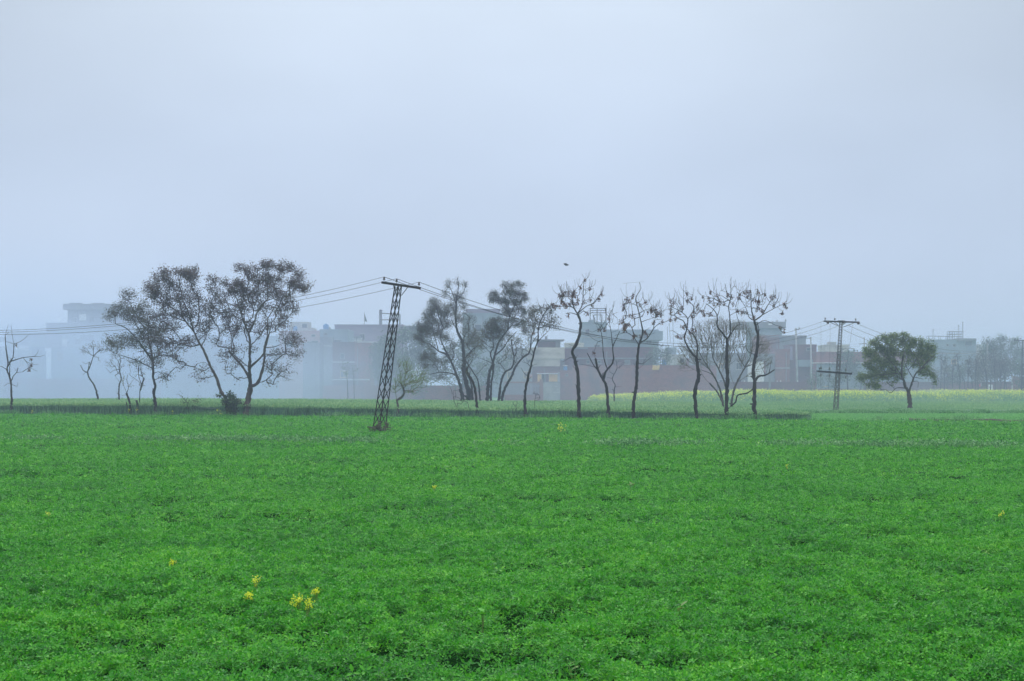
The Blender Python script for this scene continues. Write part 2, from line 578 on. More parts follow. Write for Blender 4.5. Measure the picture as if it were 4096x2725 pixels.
def mustard():
    def left(y):
        return 9.5 + (y - 184) * .12
    n = 60000
    y = 184 + rng.random(n) ** 1.3 * 34
    x = left(y) + rng.random(n) * (.43 * y - left(y))
    H = lambda a: 1.30 + .6 * np.clip((a - 10) / 14, 0, 1) + (.35 * (vnoise(a * .4, a * 0 + 3, 9) - .5) + .3 * (vnoise(a * 1.7, a * 0 + 3, 22) - .5))
    h = H(x) * np.clip(.5 + (y - 184) / 10, .5, 1) * rng.uniform(.75, 1.03, n) + .12 * (vnoise(x * .8, y * .5, 10) - .5)
    y0 = lambda u: 184 + 0 * u; y1 = lambda u: 218 + 0 * u
    core = core_mass(14, 92, y0, y1, lambda a, b: (H(a) - .75) * np.clip((b - 183) / 7, .35, 1) + .15 * vnoise(a, b, 11))
    pts = []
    for rep in range(2):
        k = rng.random(n) < (.95 if rep < 1 else .7) * np.clip((y - 184) / 7, .08, 1) * np.clip(vnoise(x * .5, y * .3, 27) * 1.6, .3, 1)
        zz = h[k] + .05 - rng.random(k.sum()) ** 1.5 * .5
        pts.append(np.stack([x[k] + rng.normal(0, .05, k.sum()), y[k] + rng.normal(0, .05, k.sum()), zz], 1))
    E = kites(np.vstack(pts), .115, .95, tilt=.8)
    crop('mustard_field', 'yellow flowering mustard strip in front of the brick walls', 'crop', x, y, h, .05, None, core,
         extra=E, mats=[M['mustard'], M['mustard'], M['yellow']], lean=.08)


mustard()


def weeds():
    # a weedy bund crossing the clover
    def yb(x):
        return 57.5 - .17 * x
    n = 6500
    x = rng.uniform(-30, 32, n)
    amt = vnoise(x * .45, x * 0, 12)
    k = rng.random(n) < np.clip((amt - .35) * 2., .06, 1)
    x = x[k]
    y = yb(x) + rng.normal(0, .5, len(x)) + .8 * (vnoise(x * .2, x * 0 + 2, 23) - .5)
    amt = vnoise(x * .45, x * 0, 12)
    h = .3 + .15 * np.clip(amt, .2, 1) * rng.uniform(.5, 1.3, len(x))
    q3 = np.repeat(np.stack([x, y, h], 1), 3, 0)
    V, Q = kites(q3 + rng.normal(0, .06, q3.shape), .10, .5, tilt=.9, up=.4)
    V2, Q2 = blades(x, y, h, .05, .2)
    o = mesh_np('weeds', np.vstack([V, V2]), np.vstack([Q, Q2 + len(V)]), M['weed'])
    tag(o, 'rough weeds along the bund crossing the clover', 'weeds', kind='stuff')
    # dark weedy ridge on the right behind the young crop
    n = 16000
    x = rng.uniform(20, 58, n)
    a = vnoise(x * .35, x * 0 + 5, 13)
    y = 131.5 + rng.normal(0, 1.2, n)
    h = .15 + .28 * a * rng.uniform(.4, 1, n) + .4 * np.clip(vnoise(x * .9, x * 0 + 9, 14) - .75, 0, 1) * 2
    V, Q = blades(x, y, h, .07, .3)
    V1, Q1 = kites(np.stack([x, y, h], 1), .12, .5, up=.3)
    o = mesh_np('undergrowth', np.vstack([V, V1]), np.vstack([Q, Q1 + len(V)]), M['weed'])
    tag(o, 'dark weedy ridge behind the young crop', 'weeds', kind='stuff')
    # brown bare bund
    mb = MB()
    xs = np.linspace(27, 48, 60)
    c = np.stack([xs, edge(xs) + 1.2 + .3 * vnoise(xs, xs * 0, 15), .16 + .07 * vnoise(xs * 2, xs * 0, 16)], 1)
    mb.tube(c, .16 + .06 * vnoise(xs * 1.5, xs * 0, 17), 8)
    tag(mb.build('soil_bund', M['soil'], smooth=True), kind='structure')


weeds()


def verge():
    n = 5500
    x = rng.uniform(-45, 34, n)
    a = vnoise(x * .6, x * 0 + 8, 26)
    k = rng.random(n) < np.clip((a - .25) * 1.5, .1, 1)
    x = x[k]
    a = a[k]
    y = edge(x) + rng.normal(0, .28, len(x)) - .1
    h = .38 + .30 * a * rng.uniform(.4, 1.2, len(x))
    V, Q = blades(x, y, h, .045, .3)
    q3 = np.stack([x, y, h * rng.uniform(.7, 1, len(x))], 1)
    V1, Q1 = kites(q3, .11, .45, up=.4)
    o = mesh_np('verge_grass', np.vstack([V, V1]), np.vstack([Q, Q1 + len(V)]), M['weed'])
    tag(o, 'ragged grass verge along the foot of the tree row', 'grass', kind='stuff')


verge()


# ------------------------------------------------------------------ trees
def catmull(p, step):
    p = np.asarray(p, float)
    q = np.vstack([2 * p[0] - p[1], p, 2 * p[-1] - p[-2]])
    out = []
    for i in range(1, len(q) - 2):
        a, b, c, d = q[i - 1:i + 3]
        n = max(2, int(np.linalg.norm(c - b) / step))
        for t in np.arange(n) / n:
            out.append(.5 * ((2 * b) + (c - a) * t + (2 * a - 5 * b + 4 * c - d) * t * t + (-a + 3 * b - 3 * c + d) * t ** 3))
    out.append(p[-1])
    return np.array(out)


def make_tree(name, label, cat, group, D, z, limbs, crown=(), npm=9., nleaf=10, leaf=.11, leafmat='leaf_dusk', bark='bark', twigmat='twig',
              bf=.25, pods=(), podn=1., whips=0, twig_r=.006, cap=.035, leafspread=.18, seed=1, ground_z=0., asp=.55, leafparts='crown', rmul=1., extra_limbs=True):
    r = np.random.default_rng(seed)
    s = Z[z][2]
    pm = D / F                                  # metres per photo pixel
    nodes, nrad, npath, npar = [], [], [], []
    trunk = MB()
    base = None
    for li, L in enumerate(limbs):
        pts = np.array(L[0], float).reshape(-1, 2)
        r0, r1 = L[1], L[2]
        w = np.array([W(*P(z, a, b), D) for a, b in pts])
        if li == 0 or (len(L) > 3 and L[3] == 'root'):
            w[0][2] = min(w[0][2], ground_z - .05)
            d0 = 0. if li == 0 else r.normal(0, .4)
            w[:, 1] = D + d0 + np.linspace(0, r.normal(0, .5), len(w))
            start = -1
        else:
            nn = np.array(nodes)
            k = int(np.argmin(np.hypot(nn[:, 0] - w[0][0], nn[:, 2] - w[0][2])))
            start = k
            w[0] = nn[k]
            ln = np.concatenate([[0], np.cumsum(np.linalg.norm(np.diff(w[:, [0, 2]], axis=0), axis=1))])
            w[:, 1] = nn[k][1] + ln * r.uniform(-.55, .55)
        w = catmull(w, .16)
        n = len(w)
        rad = (r0 + (r1 - r0) * np.linspace(0, 1, n) ** .8) / 2 * pm * rmul
        if li == 0 or start < 0:
            fl = np.exp(-(w[:, 2] - w[0][2]) / .25)
            rad = rad * (1 + .35 * fl)
        w[1:-1, 0] += r.normal(0, .16, n - 2) * rad[1:-1]
        w[1:-1, 1] += r.normal(0, .25, n - 2) * rad[1:-1]
        rv = rad * (1 + .13 * r.normal(size=n).clip(-1, 1.6))
        trunk.tube(w, rv, 8 if r0 > 6 else 5)
        # knots and broken stubs
        if r0 > 7:
            for _ in range(int(n / 9)):
                k = r.integers(2, n - 1)
                d = np.array([r.normal(), r.normal() * .6, r.uniform(-.1, .8)])
                d /= np.linalg.norm(d)
                ln = rad[k] * r.uniform(1.2, 2.6)
                trunk.tube([w[k], w[k] + d * ln * .7, w[k] + d * ln], [rad[k] * .5, rad[k] * .38, rad[k] * .22], 5)
        b0 = len(nodes)
        for i in range(n):
            if i == 0 and start >= 0:
                continue
            nodes.append(w[i]); nrad.append(rad[i])
            npar.append((start if start >= 0 else -1) if len(nodes) - 1 == b0 else len(nodes) - 2)
            pl = 0 if npar[-1] < 0 else npath[npar[-1]] + np.linalg.norm(nodes[-1] - nodes[npar[-1]])
            npath.append(pl)
        if base is None:
            base = w[0].copy()
    root = empty(name, (base[0], base[1], ground_z))
    tag(root, label, cat, group)
    trunk.build('trunk', M[bark], root, smooth=True)
    nskel = len(nodes)
    # attractors
    att, dens, ispod = [], [], []
    for e in list(crown) + [tuple(q) + (('pod',) if len(q) == 4 else ()) for q in pods]:
        isp = len(e) > 4 and e[4] == 'pod'
        cx, cy, rx, ry = e[:4]
        wt = e[4] if len(e) > 4 and not isp else 1.
        c = W(*P(z, cx, cy), D)
        ax, az = rx / s * pm, ry / s * pm
        ay = (ax + az) / 2 * 1.1
        c[1] += r.normal(0, .35) * ay
        n = max(2, int(ax * az * 3.14 * npm * (podn if isp else 1)))
        v = r.normal(size=(n, 3))
        v = v / np.linalg.norm(v, axis=1)[:, None] * (r.random(n) ** .42)[:, None]
        v *= 1 + .1 * r.normal(size=(n, 1))
        att.append(c + v * np.array([ax, ay, az]))
        dens += [wt] * n
        ispod += [isp] * n
    leafpos, podpos = [], []
    if att:
        A = np.vstack(att)
        dens = np.array(dens) ** 1.35; ispod = np.array(ispod)
        A[:, 2] = np.maximum(A[:, 2], ground_z + .3)
        Nn = np.array(nodes)
        Pl = np.array(npath)
        sk = np.array(nrad) < np.max(nrad) * .85
        cost = np.linalg.norm(A[:, None] - Nn[None], axis=2) + bf * Pl[None] + np.where(sk, 0, 1.5)[None]
        best = cost.argmin(1)
        bc = cost[np.arange(len(A)), best]
        alive = np.ones(len(A), bool)
        nodes = list(nodes)
        for _ in range(len(A)):
            k = int(np.argmin(np.where(alive, bc, 1e9)))
            alive[k] = False
            b = int(best[k])
            p0, p1 = np.array(nodes[b]), A[k]
            d = np.linalg.norm(p1 - p0)
            m = max(1, int(d / .35))
            bend = r.normal(0, .07, 3) * d + np.array([0, 0, -.06 * d])
            prev = b
            newi = []
            for t in np.arange(1, m + 1) / m:
                q = p0 + (p1 - p0) * t + bend * 4 * t * (1 - t)
                nodes.append(q); npar.append(prev); nrad.append(0)
                npath.append(npath[prev] + np.linalg.norm(q - nodes[prev]))
                prev = len(nodes) - 1
                newi.append(prev)
            if alive.any():
                for i in newi:
                    c2 = np.linalg.norm(A - nodes[i], axis=1) + bf * npath[i]
                    u = c2 < bc
                    best[u] = i
                    bc[u] = c2[u]
            if ispod[k]:
                podpos.append(A[k])
            elif nleaf:
                n = r.poisson(nleaf * 2.5 * dens[k] * (.5 if r.random() < .35 else 1.2))
                if n:
                    leafpos.append(A[k] + r.normal(0, leafspread, (n, 3)))
        # little side shoots
        Nn = np.array(nodes)
        npar_a = np.array(npar)
        cnt = np.zeros(len(nodes))
        for i in range(len(nodes) - 1, nskel - 1, -1):
            cnt[i] += 1
            if npar_a[i] >= nskel:
                cnt[npar_a[i]] += cnt[i]
        idx = np.arange(nskel, len(nodes))
        a, b = Nn[npar_a[idx]], Nn[idx]
        tr_ = twig_r * 1.7
        rb = np.minimum(tr_ * np.maximum(1, cnt[idx]) ** .40, cap)
        par = npar_a[idx]
        ra = np.where(par >= nskel, tr_ * np.maximum(1, cnt[par]) ** .40, rb * 1.15)
        ra = np.minimum(ra, rb * 1.6)
        segs = [(a, b, ra, rb)]
        if whips:
            tips = idx[(cnt[idx] <= 3) & (Nn[idx][:, 2] > np.percentile(Nn[idx][:, 2], 35))]
            tips = r.choice(tips, min(len(tips), whips), replace=False)
            zt = Nn[tips][:, 2]
            for t_ in tips:
                p = Nn[t_]
                ln = r.uniform(.25, .8)
                side = r.normal(0, .28, 2) + (p[:2] - base[:2]) * .09
                q1 = p + np.array([side[0] * ln * .8, side[1] * ln * .8, ln * .2])
                q2 = p + np.array([side[0] * ln * 1.3, side[1] * ln * 1.2, ln * .6])
                q3_ = p + np.array([side[0] * ln * 1.45 + r.normal(0, .05) * ln, side[1] * ln * 1.3, ln])
                for u_, v_, w_ in ((p, q1, .014), (q1, q2, .012), (q2, q3_, .009)):
                    segs.append((u_[None], v_[None], np.array([w_]), np.array([w_ * .85])))
                segs.append((q3_[None] - [[0, 0, .02]], q3_[None] + [[0, 0, .035]], np.array([.018]), np.array([.006])))
        a = np.vstack([q[0] for q in segs]); b = np.vstack([q[1] for q in segs])
        ra = np.concatenate([q[2] for q in segs]); rb = np.concatenate([q[3] for q in segs])
        d = b - a
        d /= np.linalg.norm(d, axis=1)[:, None] + 1e-9
        u = np.cross(d, np.array([.31, .9, .2]))
        u /= np.linalg.norm(u, axis=1)[:, None] + 1e-9
        v = np.cross(d, u)
        an = np.arange(3) * 2.094
        ring = u[:, None] * np.cos(an)[None, :, None] + v[:, None] * np.sin(an)[None, :, None]
        V = np.concatenate([a[:, None] + ring * ra[:, None, None], b[:, None] + ring * rb[:, None, None]], 1).reshape(-1, 3)
        i = (np.arange(len(a)) * 6)[:, None]
        Q = np.concatenate([i + np.array([0, 1, 4, 3]), i + np.array([1, 2, 5, 4]), i + np.array([2, 0, 3, 5])])
        mesh_np('twig_sprays', V, Q, M[twigmat], root)
    if leafpos:
        V, Q = kites(np.vstack(leafpos), leaf * 1.08, min(asp * 1.25, .85), tilt=.8, up=-.15, r=r)
        mesh_np('crown', V, Q, M[leafmat], root)
    if podpos:
        pp = []
        for p in podpos:
            n = r.integers(16, 30)
            pp.append(p + np.array([0, 0, -.10]) + r.normal(0, 1, (n, 3)) * np.array([.06, .06, .075]) * r.uniform(.6, 1.2))
        V, Q = kites(np.vstack(pp), .095, .7, tilt=1.3, up=-.6, r=r)
        mesh_np('seed_pod_sprays', V, Q, M['pod'], root)
    return root


def L_(s_, r0, r1, *a):
    v = [float(t) for t in s_.replace(',', ' ').split()]
    return (v, r0, r1) + a


def bx(z, x):
    return border(P(z, x, 0)[0]) + .35


ROW = 'trees along the far edge of the clover'
make_tree('bare_tree', 'dark bare tree with long crooked limbs at the picture edge under the wires', 'tree', ROW, bx('c', 175), 'c',
          [L_('175 1800 165 1600 155 1400 140 1300 105 1200 70 1120 75 1010 50 870 30 760 12 600', 11, 3), L_('75 1010 160 975 290 935 450 915', 5, 2.2),
           L_('450 915 530 918 605 890', 2, 1), L_('450 915 495 860 502 810', 2, 1), L_('75 1090 130 1010 195 930 235 770 245 735', 5, 3),
           L_('245 735 215 620 185 455', 2, 1), L_('245 735 340 690 440 580', 2, 1), L_('245 735 180 715 120 700', 2, 1),
           L_('155 1290 190 1210 240 1160 265 1090', 5, 2.5), L_('240 1160 330 1150', 2.5, 1), L_('130 1240 125 1120 145 1000 165 950', 5, 2),
           L_('300 935 350 990 470 1040 575 1035', 2, 1), L_('300 935 380 1060 430 1110 500 1140', 2, 1), L_('70 1110 0 1075 -60 1060', 3.5, 2),
           L_('150 1340 100 1320 30 1360', 2.2, 1), L_('160 1340 240 1365 255 1300', 2.2, 1), L_('12 600 35 430', 2, 1), L_('12 600 60 560 65 540', 1.5, 1),
           L_('45 900 0 770', 2, 1)],
          pods=[(465, 940, 18, 18), (455, 1040, 16, 20), (245, 735, 14, 14), (435, 1100, 14, 12)], podn=2, crown=[(150, 950, 90, 60, 0), (250, 1120, 60, 60, 0), (460, 1060, 70, 60, 0)],
          nleaf=0, npm=14, seed=3)
make_tree('leaning_tree', 'thin leaning half-bare tree standing behind the wheat in smoke', 'tree', None, 150, 'c',
          [L_('1500 1640 1440 1440 1400 1330 1350 1260 1315 1160 1350 1080 1385 980 1410 920 1480 850 1560 820', 10, 2.5), L_('1310 1160 1250 1130 1200 1050', 5, 2.5),
           L_('1410 920 1405 800 1390 680', 3, 1.2), L_('1320 1165 1345 1000', 4, 2.5), L_('1400 910 1320 850 1220 810', 2.5, 1.2), L_('1345 1000 1290 1030 1220 1000', 2, 1),
           L_('1410 920 1480 940 1470 990', 2, 1), L_('1350 1260 1320 1270', 2, 1), L_('1300 1165 1230 1200', 2, 1)],
          crown=[(1280, 830, 90, 50), (1400, 760, 90, 70), (1500, 820, 80, 60), (1460, 960, 40, 40)], nleaf=4, npm=12, leaf=.08, leafmat='leaf_dusk', seed=5)
make_tree('thin_tree', 'slender bare tree in smoke, a crooked side limb reaching out', 'tree', None, 150, '9',
          [L_('193 1420 185 1240 205 1160 180 1050 195 970', 9, 3), L_('180 1060 120 1075 80 1100', 3, 1.2), L_('80 1100 40 1050', 1.5, 1), L_('195 1200 150 1130', 1.5, 1)],
          crown=[(150, 960, 80, 70), (230, 960, 60, 80), (120, 1020, 80, 40), (180, 1120, 50, 50, .2)], nleaf=4, npm=12, leaf=.07, leafmat='leaf_dusk', seed=6)
make_tree('tree_stump', 'short pollarded stump with thin shoots sprouting from its knob', 'stump', None, bx('9', 310), '9',
          [L_('312 1510 295 1390 268 1320 265 1300', 9, 8), L_('285 1510 268 1390', 6, 4, 'root'), L_('265 1305 280 1240 260 1170 265 1120', 3, 1.5), L_('268 1300 235 1210', 2, 1),
           L_('265 1320 215 1325', 2, 1), L_('280 1240 320 1170', 1.5, 1)],
          crown=[(260, 1150, 50, 80), (300, 1200, 40, 70)], nleaf=1, npm=18, leaf=.05, seed=7, twigmat='twig_tan')
make_tree('forked_sapling', 'forked bare sapling rising from a broken post-like stump', 'tree', None, bx('9', 392) + .3, '9',
          [L_('392 1510 392 1375', 8, 8), L_('375 1500 370 1290 378 1220 345 1130 335 1020', 5, 2.5, 'root'), L_('378 1220 395 1160 365 1080 360 960', 4, 2)],
          crown=[(350, 1000, 60, 70), (400, 1080, 60, 90), (430, 1200, 60, 80, .2), (330, 1100, 40, 60)], nleaf=2, npm=14, leaf=.06, seed=8, twigmat='twig')
make_tree('leafy_tree', 'slender leafy tree with a curved trunk, beside the leaning brown tree', 'tree', ROW, bx('9', 560), '9',
          [L_('562 1530 550 1400 535 1300 550 1230 530 1150 530 1020 500 950 450 880 380 780 330 720 250 650 150 610', 15, 3),
           L_('530 1010 500 880 460 750 450 620 430 500', 9, 2.5), L_('450 690 380 600 330 500 260 380', 5, 2), L_('525 1070 450 1020 340 970 200 925 110 895', 5, 2),
           L_('505 930 440 885 350 890', 4, 2), L_('545 1110 580 1090 640 1110 680 1180', 3, 1.2), L_('480 820 560 700 600 600', 4, 1.5), L_('530 980 600 900 650 850', 3, 1.2)],
          crown=[(280, 330, 90, 100, .9), (110, 500, 80, 80), (230, 480, 110, 90), (320, 520, 110, 120), (430, 470, 100, 130, 1.1), (460, 620, 120, 130), (180, 800, 150, 80), (100, 830, 70, 60),
                 (300, 780, 110, 80), (420, 780, 120, 110), (560, 700, 100, 110, 1.1), (580, 850, 110, 100, .8), (540, 1000, 110, 80, .5), (380, 980, 130, 60, .5), (660, 1140, 70, 70, .35)],
          nleaf=10, npm=19, leaf=.09, leafmat='leaf_dusk', seed=11)
make_tree('leaning_brown_tree', 'large tree leaning over with a swept trunk and brown leaves, wires passing behind', 'tree', ROW, bx('2', 650), '2',
          [L_('655 1400 640 1260 585 1170 560 1080 500 960 450 840 400 760 370 690 300 600 250 540 150 460', 17, 4), L_('415 800 330 805 230 775 120 735', 7, 2.5),
           L_('430 800 470 730 480 640', 5, 2), L_('370 690 330 500 300 400 290 230', 6, 2), L_('300 600 200 560 100 540', 5, 2), L_('260 560 240 380 180 260', 5, 2),
           L_('510 1000 450 940 380 950', 3, 1.2), L_('510 980 440 1020 380 1060', 3, 1.2), L_('150 460 60 380 20 300', 4, 2), L_('230 775 150 850 60 880', 3, 1.2)],
          crown=[(30, 330, 80, 80, 1.5), (130, 200, 60, 50, 1.7), (250, 190, 70, 45, 1.7), (330, 200, 80, 60, 1.7), (60, 240, 60, 40, 1.3), (180, 270, 100, 50, 1.5), (350, 280, 60, 50), (120, 380, 120, 80, 1.2), (270, 380, 120, 90),
                 (400, 390, 60, 70, .8), (230, 500, 150, 80), (350, 540, 110, 80, .8), (460, 480, 60, 80, .9), (100, 560, 110, 70), (160, 650, 140, 60, .9), (60, 760, 120, 70, .8),
                 (220, 780, 130, 60, .7), (330, 760, 90, 50, .7), (430, 660, 90, 80, .8), (60, 900, 100, 60, .5), (190, 890, 100, 60, .5), (420, 1030, 90, 80, .4), (260, 960, 70, 40, .4), (500, 600, 60, 80, .8), (100, 1060, 60, 50, .25)],
          nleaf=11, npm=19, leaf=.095, leafmat='leaf_brown', bark='bark_warm', seed=12)
make_tree('broad_brown_tree', 'broadest brown-leaved tree, thick forked trunk, tallest of the row', 'tree', ROW, bx('2', 800), '2',
          [L_('800 1410 805 1280 820 1160', 30, 22), L_('820 1160 830 1000 850 850 855 720 820 600 800 500 780 400', 17, 3), L_('855 700 900 620 940 520 1010 440 1100 330', 9, 3),
           L_('812 1080 760 980 700 920 650 870 620 840', 12, 7), L_('650 870 640 720 610 600', 4, 1.5), L_('620 860 540 870', 3, 1.5),
           L_('840 1150 880 1110 910 1020 925 900 920 820 940 700 935 560', 14, 4), L_('860 990 900 930 960 870 980 820 1020 700 1050 600', 10, 3),
           L_('975 870 1060 880 1150 850 1230 880', 4, 1.5), L_('975 820 1060 810 1180 750', 4, 1.5), L_('930 960 1000 990 1080 1060 1180 1090', 3, 1.2),
           L_('940 560 860 430 870 300', 4, 1.5), L_('800 500 700 460 600 430', 5, 2), L_('820 600 700 540 600 540', 5, 2), L_('1010 440 1120 400 1220 330', 4, 2),
           L_('855 780 825 760', 5, 4), L_('870 800 895 775', 5, 4), L_('940 560 1000 420 980 300', 4, 2)],
          crown=[(750, 150, 50, 40, 1.4), (850, 165, 60, 45, 1.4), (980, 130, 80, 45, 1.6), (1080, 150, 60, 50, 1.5), (1170, 150, 50, 50, 1.3), (1240, 210, 50, 50, 1.4), (1280, 310, 60, 50, 1.5), (1190, 280, 80, 60, 1.5),
                 (530, 250, 60, 40, 1.3), (620, 270, 50, 40, 1.2), (740, 290, 80, 50, 1.6), (680, 340, 90, 50, 1.6), (530, 340, 60, 70), (560, 420, 80, 60), (870, 250, 90, 60, 1.3),
                 (1000, 230, 110, 60, 1.6), (830, 370, 110, 60, 1.3), (1000, 350, 110, 70, 1.2), (1130, 400, 90, 60, 1.3), (1190, 480, 70, 60, 1.2), (780, 470, 110, 70), (920, 470, 90, 60), (1080, 520, 90, 60),
                 (650, 540, 90, 70), (540, 520, 60, 70, .8), (620, 650, 80, 80, .8), (730, 650, 90, 90, .7), (850, 600, 70, 80, .7), (960, 640, 90, 80, .8), (1090, 620, 80, 80, .7), (1140, 720, 90, 80, .7),
                 (1210, 760, 60, 60, .8), (1080, 860, 120, 50, .6), (1210, 880, 90, 50, .6), (1000, 960, 100, 60, .5), (1120, 1010, 100, 70, .4), (1020, 1080, 60, 50, .3), (700, 830, 90, 60, .6), (620, 900, 70, 60, .5),
                 (670, 1000, 60, 50, .4), (750, 930, 60, 50, .5), (730, 1080, 40, 30, .3), (840, 830, 60, 60, .4), (560, 760, 60, 60, .5)],
          nleaf=11, npm=19, leaf=.095, leafmat='leaf_brown', bark='bark_warm', seed=13)
make_tree('crooked_pollard', 'small crooked pollard with a spray of fine yellow-green shoots beside the leaning pylon', 'tree', None, bx('3', 985) + .4, '3',
          [L_('985 1390 990 1300 980 1235 1025 1205 1040 1150 1020 1090 1010 1080', 10, 8), L_('1040 1120 1100 1070 1150 1060', 3.5, 1.5), L_('1030 1100 960 1110', 3, 1.5),
           L_('1040 1150 1100 1150 1130 1190', 2.5, 1), L_('1030 1085 1070 960 1040 850', 2, 1), L_('1100 1070 1200 1000 1280 1010', 2, 1), L_('1020 1090 1010 1000 985 900', 2, 1)],
          crown=[(1150, 1080, 130, 70), (1080, 980, 90, 90), (1200, 1020, 90, 80), (960, 1130, 50, 50), (1050, 900, 70, 60), (1120, 1160, 80, 30), (1010, 1050, 60, 60)],
          nleaf=2.6, npm=46, leaf=.055, leafmat='lime', twigmat='twig_green', bark='bark_grey', seed=14, twig_r=.006, cap=.02, bf=.5)

CL = 'clump of hazy trees in the middle of the wheat'
make_tree('willow_tree', 'bushy dusky willow of the clump with a low limb sweeping out sideways', 'tree', CL, 158, 'a',
          [L_('575 1460 520 1200 470 1060 430 960 370 880 300 850 200 770', 17, 4), L_('440 960 350 800 320 700 350 600', 8, 3), L_('445 950 460 880 420 790', 6, 2.5),
           L_('470 1100 400 1075 300 1070 210 1090', 6, 2.5), L_('300 850 260 700 230 560', 4, 2), L_('350 600 300 480 280 380', 4, 2), L_('300 1070 270 1000 240 960', 3, 1)],
          crown=[(110, 600, 70, 70, 1.1), (90, 690, 50, 50), (190, 520, 90, 80, 1.2), (210, 430, 60, 60), (270, 390, 90, 70, 1.2), (250, 320, 60, 35), (350, 430, 80, 80, 1.1), (220, 650, 110, 80), (340, 570, 100, 80), (130, 740, 60, 40),
                 (330, 700, 90, 70, .8), (140, 910, 60, 60), (220, 900, 70, 60, .8), (150, 1000, 60, 40, .8), (300, 980, 90, 70, .7), (400, 900, 80, 80, .6), (340, 1120, 60, 50, .5), (420, 760, 70, 80, .6), (240, 800, 70, 50, .6)],
          nleaf=26, npm=16, leaf=.095, leafmat='leaf_dusk', seed=21, rmul=1.1, asp=.4)
make_tree('tall_poplar', 'tallest slim tree of the clump with a feathery pointed top', 'tree', CL, 160, 'a',
          [L_('632 1460 600 1220 560 1060 565 930 545 760 500 650 480 520 485 350 485 260', 22, 5), L_('660 1450 640 1200 590 1080 560 950', 8, 4, 'root'), L_('575 930 640 850 700 800', 6, 2.5),
           L_('545 800 570 700 620 620', 5, 2), L_('485 380 440 230 380 130', 4, 1.5), L_('485 330 510 200 500 90', 4, 1.5), L_('485 330 560 240 590 130', 4, 1.5), L_('500 640 430 520', 4, 2)],
          crown=[(385, 160, 35, 60, .6), (420, 120, 40, 40, .4), (500, 140, 60, 70, .25), (575, 170, 35, 70, .5), (350, 240, 40, 40, .9), (480, 270, 80, 60, .5), (560, 300, 60, 70, .5), (440, 400, 80, 70, .8), (560, 400, 60, 60, .6),
                 (500, 500, 70, 90, .7), (590, 520, 80, 80, .4), (660, 520, 50, 90, .2), (600, 640, 90, 80, .6), (670, 700, 80, 80, .8), (590, 760, 70, 70, .6), (700, 800, 70, 60, .5), (640, 880, 70, 60, .4)],
          nleaf=24, npm=18, leaf=.09, leafmat='leaf_willow', seed=22, rmul=1.1, asp=.4)
make_tree('slim_tree', 'thin curved stem at the near side of the clump bending inwards', 'tree', CL, 157, 'a',
          [L_('738 1460 715 1180 660 1070 600 980 560 900', 8, 4), L_('600 980 500 930', 3, 1.5)],
          crown=[(560, 960, 80, 70, .5), (620, 880, 90, 60, .5), (480, 1100, 80, 90, .3), (800, 1000, 60, 60, .2)], nleaf=8, npm=8, leaf=.11, leafmat='leaf_willow', seed=23, asp=.4)
make_tree('broken_tree', 'dark broken trunk with a mossy snapped top in front of the clump', 'tree', ROW, bx('a', 712) + .3, 'a',
          [L_('712 1550 690 1330 660 1180 620 1110 590 1050 600 1020', 13, 9), L_('600 1030 560 1010 500 980', 4, 1.5), L_('620 1030 610 930', 3, 1.5), L_('630 1040 655 930 650 900', 3, 1.5),
           L_('600 1040 575 970', 3, 1.5), L_('640 1180 625 1100 632 1060', 3, 2)],
          crown=[(620, 1040, 40, 30, 1)], nleaf=6, npm=10, leaf=.07, leafmat='leaf_olive', seed=24)
make_tree('dusky_tree', 'full-crowned dark leafy tree on twin stems at the clump\'s middle', 'tree', CL, 156, 'b',
          [L_('122 1460 150 1100 180 1000 215 860 260 720 350 600 400 540', 17, 4), L_('170 1460 175 1200 195 1060 205 960', 10, 6, 'root'), L_('215 870 300 800 370 700 450 620', 6, 2.5),
           L_('180 960 170 850 200 780 195 680', 6, 2.5), L_('165 960 110 920 20 890', 3, 1.2), L_('350 600 370 450 360 300', 5, 2), L_('370 450 450 300', 4, 2), L_('360 420 260 300', 4, 2)],
          crown=[(200, 210, 50, 50, 1.1), (180, 270, 50, 40, 1.1), (260, 250, 60, 50), (330, 120, 50, 45, 1.1), (400, 110, 50, 40, 1.1), (470, 120, 50, 40), (380, 190, 90, 50, 1.2), (490, 210, 60, 60, 1.1), (540, 260, 40, 40),
                 (320, 290, 80, 50), (440, 290, 80, 50, 1.1), (360, 390, 100, 50), (500, 380, 70, 60), (220, 500, 90, 50, .9), (150, 570, 90, 60), (260, 580, 110, 60, 1.1), (390, 500, 100, 60), (500, 510, 80, 60, .9),
                 (330, 660, 100, 50, .8), (180, 660, 90, 50, .8), (540, 600, 50, 50, .7), (100, 640, 60, 60, .7), (70, 740, 70, 80, .4), (250, 760, 90, 60, .4)],
          nleaf=28, npm=17, leaf=.095, leafmat='leaf_dusk', seed=25, rmul=1.1, asp=.45)
make_tree('bent_tree', 'inner of two bent trunks of the clump, its crown half bare', 'tree', CL, 154, 'b',
          [L_('242 1460 280 1180 320 1060 400 1000 420 900 400 780 395 700', 13, 4), L_('420 880 450 840', 5, 4), L_('400 1000 430 960', 3, 2), L_('400 780 450 700', 3, 1.5)],
          crown=[(420, 720, 70, 70, .9), (480, 800, 70, 80, .5), (350, 800, 70, 70, .5), (400, 900, 90, 70, .4), (480, 700, 60, 60, .7), (280, 900, 80, 80, .3), (450, 960, 60, 50, .3)], nleaf=9, npm=12, leaf=.12, leafmat='leaf_willow', seed=26, asp=.4)
